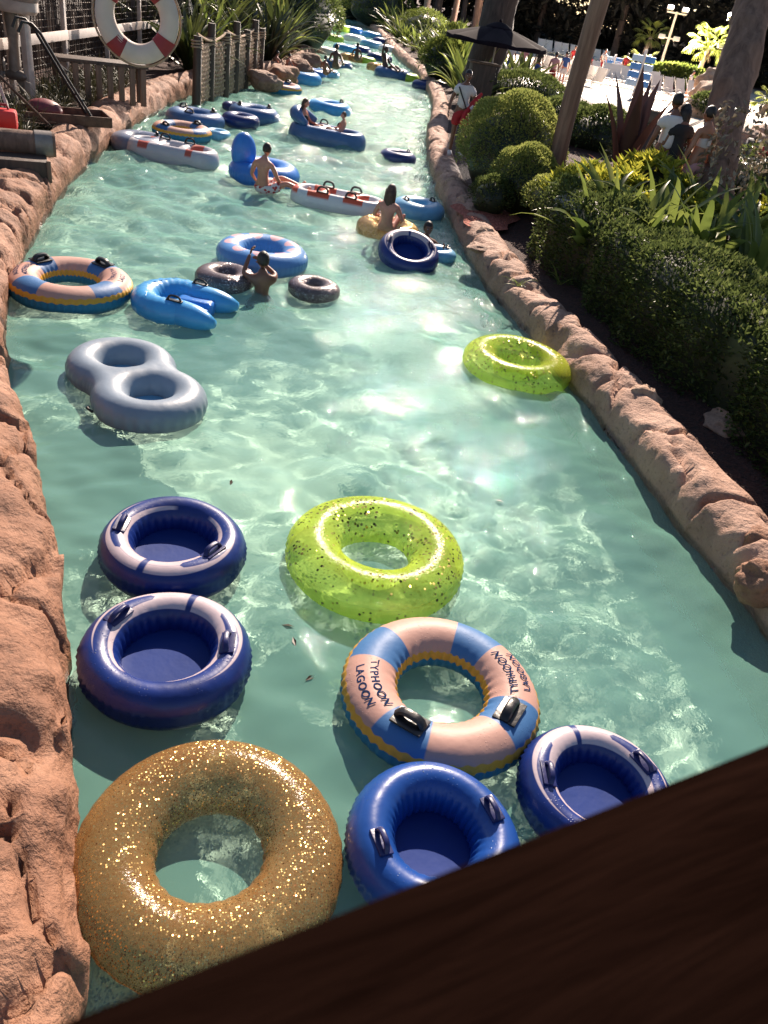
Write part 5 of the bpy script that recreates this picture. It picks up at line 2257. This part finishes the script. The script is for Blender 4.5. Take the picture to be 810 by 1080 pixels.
for i, (px, py, z, sx, sz, lb, m) in enumerate([
    (679, 418, .36, .19, .14, 'pale flat topped stone perched on the kerb edge below the hedge', M_ROCKP),
    (786, 546, .36, .15, .09, 'small flat red stone in the mulch by the frame edge', M_ROCK),
    (797, 572, .34, .17, .17, 'reddish boulder beside the kerb at the frame edge', M_ROCK),
    (803, 612, .30, .20, .18, 'large reddish boulder under the other at the frame edge', M_ROCK),
    (770, 447, .35, .30, .13, 'brown stone in the hedge shadow', M_ROCKG),
    (606, 347, .36, .11, .08, 'small brown stone on the kerb below the hedge', M_ROCKG),
    (511, 246, .36, .15, .12, 'rounded orange stone at the hedge end of the kerb', M_ROCKP),
    (488, 213, .36, .17, .12, 'orange stone on the kerb by the dark shrub', M_ROCKP),
    (500, 224, .36, .19, .08, 'flat orange stone wedged between two rounded ones', M_ROCKP),
    (476, 193, .38, .16, .10, 'orange stone near the lifeguard steps', M_ROCKP),
    (506, 261, .36, .22, .06, 'flat slab of stone on the kerb near the tipped tube', M_ROCKG),
]):
    rock('stone', lb, px, py, z, (sx, sx * .85, sz), m, i * 3.3, rz=i * 1.1)
for i, (px, py, s, lb) in enumerate([(738, 118, 1.1, 'tan boulder at the foot of the stacked rocks'), (752, 114, 1.2, 'tan boulder in the middle of the stacked rocks'), (763, 118, 1.1, 'tan boulder by the trunk side of the stacked rocks'),
                                     (732, 118, 1.0, 'low flat tan boulder in front of the stacked rocks'), (792, 150, .8, 'brown boulder right of the big trunk'), (806, 144, .9, 'brown boulder at the frame edge above the red blooms')]):
    rock('boulder', lb, px, py, .6, (s, s * .8, s * .62), M_ROCKP if i < 4 else M_ROCKG, i * 5.1, rz=i * .9)
for i, (px, py, s, lb) in enumerate([(750, 96, 1.25, 'tan boulder on top of the stacked rocks'), (742, 102, 1.2, 'tan boulder on the left shoulder of the stacked rocks'), (760, 101, 1.2, 'tan boulder on the right shoulder of the stacked rocks')]):
    rock('boulder', lb, px, 115, .6, (s, s * .8, s * .6), M_ROCKP, 40 + i * 5.1, rz=i * .9, lift=.75 if i else 1.35)
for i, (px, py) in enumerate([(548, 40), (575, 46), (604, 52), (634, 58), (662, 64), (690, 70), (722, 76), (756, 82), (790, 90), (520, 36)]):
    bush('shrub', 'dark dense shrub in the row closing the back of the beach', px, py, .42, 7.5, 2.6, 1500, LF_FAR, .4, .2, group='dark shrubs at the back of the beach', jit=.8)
# little red mulch bed
mb = MB()
c = at(520, 232, .33)
V = [(0, 0, .07)]
for k in range(28):
    a = 2 * PI * k / 28
    V.append(((.55 + .12 * math.sin(3 * a) + .06 * math.sin(7 * a)) * math.cos(a), (1.15 + .2 * math.sin(2 * a + 1)) * math.sin(a), 0))
mb.add(V, [(0, k + 1, (k + 1) % 28 + 1) for k in range(28)])
kk = NT('red brick chippings')
v_ = kk.vor(24.0)
kk.p(Base_Color=kk.mix(v_['Color'], (.30, .06, .035), (.55, .17, .11)), Roughness=.85, Normal=kk.bump(v_['Distance'], 1.0, .05))
o = mb.build('gravel', kk.m, None)
o.location = at(512, 228, .37)
tag(o, 'patch of red brick chippings between the shrubs and the kerb', 'gravel', kind='stuff')
# little fern tufts in the mulch
strap_plants('fern', None, [(672, 372, .35, .5), (588, 300, .35, .55), (548, 302, .36, .5)], 9, .62, .05, LF_STRAP, None, (.2, 1.1), 1.3, 'fern', 7,
             labels=['small fern sprouting beside the pale flat topped stone', 'small fern in the hedge shadow above the lime ring', 'small fern near the hedge end, closest to the tipped tube'])
strap_plants('fern', 'pale leafed sprout between the smaller round bush and the pole', [(563, 226, .45, 1.0)], 8, .7, .12, LF_YGREEN, None, (.8, 1.4), .6, 'plant', 8)

# ------------------------------------------------------------------ plants along the far bank and behind the left kerb
spots = []
for i in range(46):
    y = 30 + 62 * (i / 46) ** 1.1
    x = float(edge_x(RC, y)) + 1.2 + (i % 3) * 1.5 + rng.uniform(-.3, .3)
    if i < 6 and i % 3 == 2:
        continue
    spots.append((x, y, float(rng.uniform(.9, 1.5))))


def scatter(name, label, group, spots, n, Lh, W, mats, tilt, droop, seed, cat='plant'):
    pr = [strap_plant_mesh(n, Lh, W, mats[q % len(mats)], seed * 13 + q, tilt, droop, name) for q in range(min(5, len(spots)))]
    for i, (x, y, s) in enumerate(spots):
        o = pr[i] if i < len(pr) else pr[i % len(pr)].copy()
        if i >= len(pr):
            COL.objects.link(o)
        o.location = (x, y, .3)
        o.rotation_euler = (0, 0, (i * 1.9) % 6.28)
        o.scale = (s, s, s * float(rng.uniform(.85, 1.2)))
        tag(o, label, cat, group)


scatter('strap_leaf_plant', 'arching green plant in the bed along the far right bank', 'plants along the far right bank', spots, 26, 1.7, .17, [LF_STRAP, LF_TROP, LF_YGREEN, LF_TROP, LF_STRAP], (.5, 1.45), 1.3, 3)
for i, (px, py, w_, h_, lb) in enumerate([(466, 80, 2.2, 1.5, 'yellow green shrub at the far bank below the signpost'), (446, 44, 4.0, 2.0, 'yellow green shrub at the far bend, lit from above'),
                                          (372, 14, 9, 3.0, 'wide yellow green shrub past the far bend'), (338, 4, 9, 3.2, 'yellow green shrub at the top end of the river'), (476, 64, 2.6, 1.8, 'green shrub between the signpost and the umbrella'),
                                          (400, 24, 7, 2.8, 'dense green shrub behind the far bend')]):
    bush('shrub', lb, px, py, .5, w_, h_, 3000, LF_YGREEN, .28 if w_ > 4 else .16, .12 if w_ > 4 else .07, jit=.7)
# left bank: a belt of big tropical plants behind the net fence, out to the point where the river turns
spots = []
for i in range(54):
    f = i / 54
    y = 27 + 22 * f
    x = float(edge_x(LC, y)) - 1.3 - (i % 4) * 1.3 + rng.uniform(-.4, .4)
    spots.append((x, y, float(rng.uniform(.9, 1.35))))
for i in range(12):
    spots.append((float(edge_x(LC, 50 + i * .5)) - .9 - (i % 3) * 1.2, 50 + i * .55, 1.2))
scatter('tropical_plant', 'tall arching plant in the dense belt behind the rope net fence', 'tall plants behind the rope net fence', spots, 34, 2.2, .17, [LF_TROP, LF_DARK, LF_TROP, LF_STRAP, LF_DARK], (.6, 1.5), 1.2, 5)
for i, (px, py, w_, h_, lb, m) in enumerate([(215, 42, 3.2, 3.0, 'bushy green shrub right of the life ring', LF_YGREEN), (245, 40, 4.0, 3.2, 'olive shrub above the net fence', LF_BUSH), (285, 40, 5.0, 3.6, 'dark broad shrub above the low rocks', LF_HEDGE),
                                             (312, 46, 4.5, 3.2, 'dark shrub at the point where the river turns', LF_HEDGE), (190, 50, 2.5, 2.4, 'dark shrub behind the life ring', LF_HEDGE)]):
    bush('shrub', lb, px, py, .4, w_, h_, 4200, m, .20, .09, jit=.7)
for i, (px, py, s, lb) in enumerate([(280, 84, .6, 'brown boulder at the far end of the net fence'), (296, 79, .7, 'low red boulder below the dark broad shrub'), (312, 72, .8, 'red boulder at the point where the river turns'), (318, 63, .8, 'dark red boulder beyond the point'),
                                     (267, 60, .8, 'rounded brown boulder behind the net fence')]):
    rock('boulder', lb, px, py, .35, (s, s * .7, s * .5), M_ROCK if i else M_ROCKG, 70 + i * 4.1, rz=i)
# grass tufts
spots2 = []
for i in range(42):
    y = 13.5 + 9.5 * (i / 42)
    x = float(edge_x(LC, y)) - 1.0 - (i % 3) * .42 + rng.uniform(-.12, .12)
    spots2.append((x, y, float(rng.uniform(.7, 1.2))))
scatter('grass_tuft', 'dark tuft of long grass on the slope behind the left kerb', 'grass tufts behind the left kerb', spots2, 60, .75, .022, [LF_GRASS], (.5, 1.5), 1.6, 9, 'grass')


# ------------------------------------------------------------------ rope net fence and white rail fence on the left
M_ROPE = simple('tan rope', (.40, .27, .18), .85, .3, 10, .7, 70)


def net_fence():
    px = [(207, 107, 66), (221, 101, 62), (237, 97, 60), (247, 93, 57), (258, 89, 55), (266, 86, 52), (273, 84, 52)]
    P = [at(a, b, .1) for a, b, c in px]
    t = thing('net_fence', 'fence of dark posts wrapped with woven tan rope net, standing in the water edge', 'fence', P[0])
    o = P[0]
    for i, p in enumerate(P):
        mb = MB()
        h = 1.55 + .25 * (i % 2)
        mb.tube([p - o + Vector((0, 0, -.6)), p - o + Vector((.02, 0, h))], [.13, .11], 12)
        pst = mb.build('post', M_WOODD, t)
        rp = MB()
        rp.v, rp.f, rp.mi = [], [], []
        pts = [p - o + Vector((.14 * math.cos(a), .14 * math.sin(a), 1.25 + a * .011)) for a in np.linspace(0, 6 * PI, 60)]
        rp.tube(pts, .022, 6)
        rp.build('rope_wrap', M_ROPE, pst)
    for i in range(len(P) - 1):
        a, b = P[i] - o, P[i + 1] - o
        d = b - a
        ln = d.length
        mb = MB()
        nrow = 13
        nrm = Vector((d.y, -d.x, 0)).normalized()
        for r in range(nrow):
            z = .02 + 1.28 * r / (nrow - 1)
            ph = r % 2
            mb.tube([a + d * f + nrm * (.03 * math.sin(f * ln * 20 + ph * PI)) + Vector((0, 0, z + .05 * math.sin(f * PI) * -1)) for f in np.linspace(0, 1, 22)], .030, 6)
        for q in range(max(4, int(ln / .13))):
            f = (q + .5) / max(4, int(ln / .13))
            mb.tube([a + d * f + Vector((.02 * math.sin(z * 9), 0, z)) for z in np.linspace(-.15, 1.33, 6)], .028, 6)
        mb.build('rope_net', M_ROPE, t)
    for (i, j) in ((0, 2), (2, 5)):
        mb = MB()
        a, b = P[i] - o + Vector((0, 0, 1.6)), P[j] - o + Vector((0, 0, 1.55))
        mb.tube([a.lerp(b, f) + Vector((0, 0, -.18 * math.sin(PI * f))) for f in np.linspace(0, 1, 10)], .03, 7)
        mb.build('rope_rail', M_ROPE, t)


net_fence()


def rail_fence():
    A, B = at(-60, 128, .4), at(198, 56, .4)
    t = thing('rail_fence', 'white two rail fence with dark netting behind the life ring', 'fence', A)
    d = B - A
    ang = math.atan2(d.y, d.x)
    t.rotation_euler = (0, 0, ang)
    ln = d.length
    n = 7
    for i in range(n):
        mb = MB()
        mb.box((ln * i / (n - 1), 0, 1.05), (.12, .10, 2.3), bev=.01)
        mb.build('post', M_WHITEW, t)
    for z in (1.05, 1.85):
        for i in range(n - 1):
            mb = MB()
            mb.box((ln * (i + .5) / (n - 1), -.08, z + .012 * (i % 2)), (ln / (n - 1) - .01, .045, .19), bev=.008)
            mb.build('rail', M_WHITEW, t)
    mb = MB()
    for k in range(int(ln / .14)):
        mb.tube([(k * .14, .07, .05), (k * .14 + .01, .07, 2.5)], .009, 4, cap=False)
    for z in np.arange(.1, 2.5, .14):
        mb.tube([(0, .075, z), (ln, .075, z)], .009, 4, cap=False)
    mb.build('netting', M_WOODD, t)
    # board wall of the store behind it
    w_ = thing('wooden_store', 'dark board wall of a store behind the white rail fence', 'building', (A.x, A.y, 0), ang)
    for k in range(int(ln / .42) + 3):
        mb = MB()
        mb.box((k * .42 - .6, 1.5 + .02 * (k % 2), 2.1), (.41, .06, 4.2), bev=.008)
        mb.build('wall_board', M_WOODD, w_)
    mb = MB()
    mb.box((ln / 2, 3.0, 4.3), (ln + 2, 4.0, .15), bev=.02)
    mb.build('roof', M_WOODD, w_)


rail_fence()

# slatted bench
p = at(108, 108, .4)
t = thing('slatted_bench', 'weathered slatted wooden bench box in front of the white rail fence', 'bench', p, math.radians(38))
mb = MB()
mb.box((0, 0, .80), (1.9, .6, .07), bev=.012)
mb.build('top', M_WOODD, t)
for k in range(8):
    mb = MB()
    mb.box((-.84 + .24 * k, -.26, .39), (.12, .05, .74), bev=.006)
    mb.build('slat', M_WOOD, t)
for x in (-.9, .9):
    mb = MB()
    mb.box((x, .24, .39), (.1, .1, .75), bev=.008)
    mb.build('leg', M_WOODD, t)

# life ring hanging on a rope from a timber arm above the frame
M_LIFE = simple('cream life ring cover', (.62, .50, .42), .6, .08, 5, .2, 60)
M_LRED = simple('dark red band', (.26, .022, .026), .6, .15, 6, .2, 60)
pc = atd(145, 19, 8.6)
D = span(85, pc)
r = D * .115
R = D / 2 - r
jb = at(8, 205, .45)
t = thing('life_ring', 'large cream life ring with dark red bands hanging on a rope', 'life ring', pc)
q_ = (Vector((0, 0, H)) - pc)
q_.z = 0
face = q_.normalized().to_track_quat('Z', 'Y').to_matrix()
t.rotation_euler = (q_.normalized().to_track_quat('Z', 'Y').to_matrix() @ Matrix.Rotation(math.radians(0), 3, 'Z')).to_euler()
ring_mesh('ring_body', R, r, .8, M_LIFE, parent=t, wr=0, wi=0, nw=20)
for k in range(4):
    u0 = math.radians(-128 + 90 * k)
    mb = MB()
    V, F = [], []
    nu, nv = 10, 28
    for i in range(nu + 1):
        for j in range(nv):
            V.append(ring_pt(R, r, .8, u0 + (i / nu - .5) * .40, 2 * PI * j / nv, .006))
    for i in range(nu):
        for j in range(nv):
            F.append((i * nv + j, (i + 1) * nv + j, (i + 1) * nv + (j + 1) % nv, i * nv + (j + 1) % nv))
    mb.add(V, F)
    o = mb.build('band', M_LRED, t)
mb = MB()
pts = []
for i in range(65):
    a = 2 * PI * i / 64
    f = (a / (2 * PI) * 4 + .42) % 1
    pts.append(((R + r + .010 + .012 * math.sin(PI * f)) * math.cos(a), (R + r + .010 + .012 * math.sin(PI * f)) * math.sin(a), .0))
mb.tube(pts[:-1], .012, 6, closed=True)
mb.build('grab_rope', M_ROPE, t)
t2 = thing('hanging_arm', 'timber post and arm that carries the life ring', 'post', (0, 0, 0))
ring_top = pc + Vector((0, 0, R + r))
arm_z = pc.z + 2.0
pbase = Vector((edge_x(LC, pc.y) - 1.8, pc.y + .3, .3))
mb = MB()
mb.tube([pbase, Vector((pbase.x, pbase.y, arm_z + .3))], .11, 12)
mb.build('post', M_WOODD, t2)
mb = MB()
mb.tube([Vector((pbase.x - .3, pbase.y, arm_z)), Vector((pc.x + .3, pc.y, arm_z))], .07, 10)
mb.build('arm', M_WOODD, t2)
mb = MB()
mb.tube([ring_top + Vector((0, 0, -.02)), Vector((pc.x, pc.y, arm_z))], .014, 6)
mb.build('rope', M_ROPE, t2)

# old outboard motor on a stand
p = at(22, 112, .4)
t = thing('outboard_motor', 'old outboard boat motor with a worn white cowling clamped to a post', 'boat motor', p, math.radians(-20))


def cowl(q):
    return Vector((q.x, q.y, q.z * (1 if q.z > 0 else .55)))


mb = MB()
mb.ball((.05, 0, 1.92), (.62, .36, .34), 24, fn=cowl)
mb.build('cowling', simple('worn grey cowling', (.36, .30, .27), .5, .35, 5, .3, 25), t)
mb = MB()
mb.lathe([(.0, 1.62), (.34, 1.62), (.38, 1.68), (.38, 1.82), (.30, 1.84)], 24, M=Matrix.Diagonal((1.55, .92, 1)))
mb.build('lower_pan', M_WHITEW, t)
mb = MB()
mb.tube([(0, 0, 1.65), (-.02, 0, 1.1), (-.05, 0, .62)], [.15, .10, .12], 12)
mb.ball((-.02, 0, .55), (.30, .10, .10), 14)
mb.add([(-.05, -.02, .5), (.2, -.02, .5), (.1, -.015, .16), (-.05, .02, .5), (.2, .02, .5), (.1, .015, .16)], [(0, 1, 2), (3, 5, 4), (0, 3, 4, 1), (1, 4, 5, 2), (2, 5, 3, 0)])
mb.build('drive_leg', M_STEEL, t)
for k in range(3):
    a = 2 * PI * k / 3
    mb = MB()
    rot = Matrix.Rotation(a, 3, 'X') @ Matrix.Rotation(.5, 3, 'Z')
    mb.ball(Vector((-.34, .13 * -math.sin(a), .55 + .13 * math.cos(a))), (.025, .07, .13), 10, rot=rot)
    mb.build('propeller_blade', M_STEEL, t)
mb = MB()
mb.box((.25, .05, .85), (.14, .14, 1.8), bev=.01)
mb.build('stand', M_WHITEW, t)

# rusty hand truck lying back against the stand
p = at(62, 128, .5)
t = thing('hand_truck', 'rusty hand truck with two bent tube handles and a tray', 'hand truck', p, math.radians(35))
for y in (-.36, .30):
    mb = MB()
    mb.tube([(.55, y, .12), (.15, y, .75), (-.25, y, 1.42), (-.38, y, 1.55), (-.52, y, 1.56), (-.60, y, 1.40)], .026, 8)
    mb.build('handle', M_METAL, t)
mb = MB()
mb.box((.1, -.03, .03), (1.5, .75, .03), bev=.01)
for y in (-.40, .34):
    mb.box((.1, y, .11), (1.5, .03, .17), bev=.008)
mb.box((.86, -.03, .11), (.03, .78, .17), bev=.008)
mb.build('tray', M_RUST, t)
for z in (.4, .8):
    mb = MB()
    mb.tube([(.62 - z * .58, -.36, z * 1.1), (.62 - z * .58, .30, z * 1.1)], .018, 6)
    mb.build('crossbar', M_METAL, t)
mb = MB()
mb.ball((-.25, .0, .17), (.33, .24, .17), 18)
o = mb.build('float_ball', simple('faded red buoy', (.20, .035, .045), .5, .3), None, angle=180)
o.location = p
o.name = 'buoy'
tag(o, 'faded dark red buoy lying in the hand truck tray', 'buoy')
p = at(6, 158, .5)
t = thing('fuel_can', 'bright red fuel can at the frame edge', 'fuel can', p + Vector((0, 0, .28)), .4)
mb = MB()
mb.box((0, 0, .16), (.42, .26, .28), bev=.05)
mb.build('can_body', simple('bright red plastic', (.60, .02, .02), .4, .1), t)
mb = MB()
mb.tube([(-.1, 0, .30), (-.06, 0, .36), (.08, 0, .36), (.1, 0, .30)], .02, 6)
mb.build('handle', M_LRED, t)
p = at(22, 170, .5)
t = thing('log', 'short banded log lying on a dark crate beside the kerb', 'log', p + Vector((0, 0, .27)), math.radians(28))
mb = MB()
mb.tube([(-.75, 0, 0), (-.2, 0, .01), (.2, 0, .0), (.50, 0, 0)], [.15, .16, .17, .175], 16)
mb.build('trunk', BARK, t)
mb = MB()
mb.tube([(.22, 0, 0), (.46, 0, 0)], .185, 16)
mb.build('band', M_STEEL, t)
p = at(30, 186, .42)
t = thing('crate', 'dark wooden crate half buried behind the left kerb', 'crate', p + Vector((-.25, .1, -.06)), math.radians(28))
mb = MB()
mb.box((0, 0, .14), (.9, .5, .28), bev=.015)
mb.build('box_body', M_WOODD, t)
for x in (-.46, .46):
    mb = MB()
    mb.box((x, -.255, .15), (.06, .03, .30), bev=.006)
    mb.build('corner_strip', M_WOOD, t)
p = at(2, 130, .5)
t = thing('warning_board', 'triangular yellow edged board leaning at the frame edge', 'board', p, math.radians(30))
mb = MB()
V = [(-.5, 0, .1), (.75, 0, .05), (-.5, .1, 1.25)]
mb.tube(V, .035, 6, closed=True)
mb.build('frame', M_RUST, t)
mb = MB()
mb.box((-.42, .07, 1.02), (.30, .05, .42), bev=.01)
mb.build('yellow_panel', simple('faded yellow paint', (.52, .34, .03), .5, .25), t)
p = at(20, 148, .5)
mb = MB()
mb.tube([(0, 0, 0), (-.45, .1, 1.3)], .025, 8)
mb.tube([(-.45, .1, 1.3), (-.48, .1, 1.42)], .035, 8)
o = mb.build('white_rod', M_WHITEW, None)
o.location = p
tag(o, 'thin white rod leaning above the log and the fuel can', 'rod')
p = at(-4, 100, .4)
t = thing('post', 'white post with a grey box at the frame edge beside the boat motor', 'post', p)
mb = MB()
mb.tube([(0, 0, 0), (0, 0, 3.2)], .09, 10)
mb.build('pole', M_WHITEW, t)
mb = MB()
mb.box((.02, -.12, 1.75), (.42, .2, .62), bev=.02)
mb.build('control_box', simple('grey paint', (.19, .17, .18), .5, .15), t)
p = at(150, 62, .4)
t = thing('plaque', 'small grey plaque on the rail fence behind the life ring', 'plaque', p + Vector((0, -.2, 1.65)), math.radians(35))
mb = MB()
mb.box((0, 0, 0), (.50, .04, .60), bev=.01)
mb.build('board', simple('grey plaque board', (.20, .16, .16), .6, .2), t)
for zz in (-.12, 0, .12):
    mb = MB()
    mb.box((0, -.024, zz), (.3, .006, .03))
    mb.build('groove', M_STEEL, t)
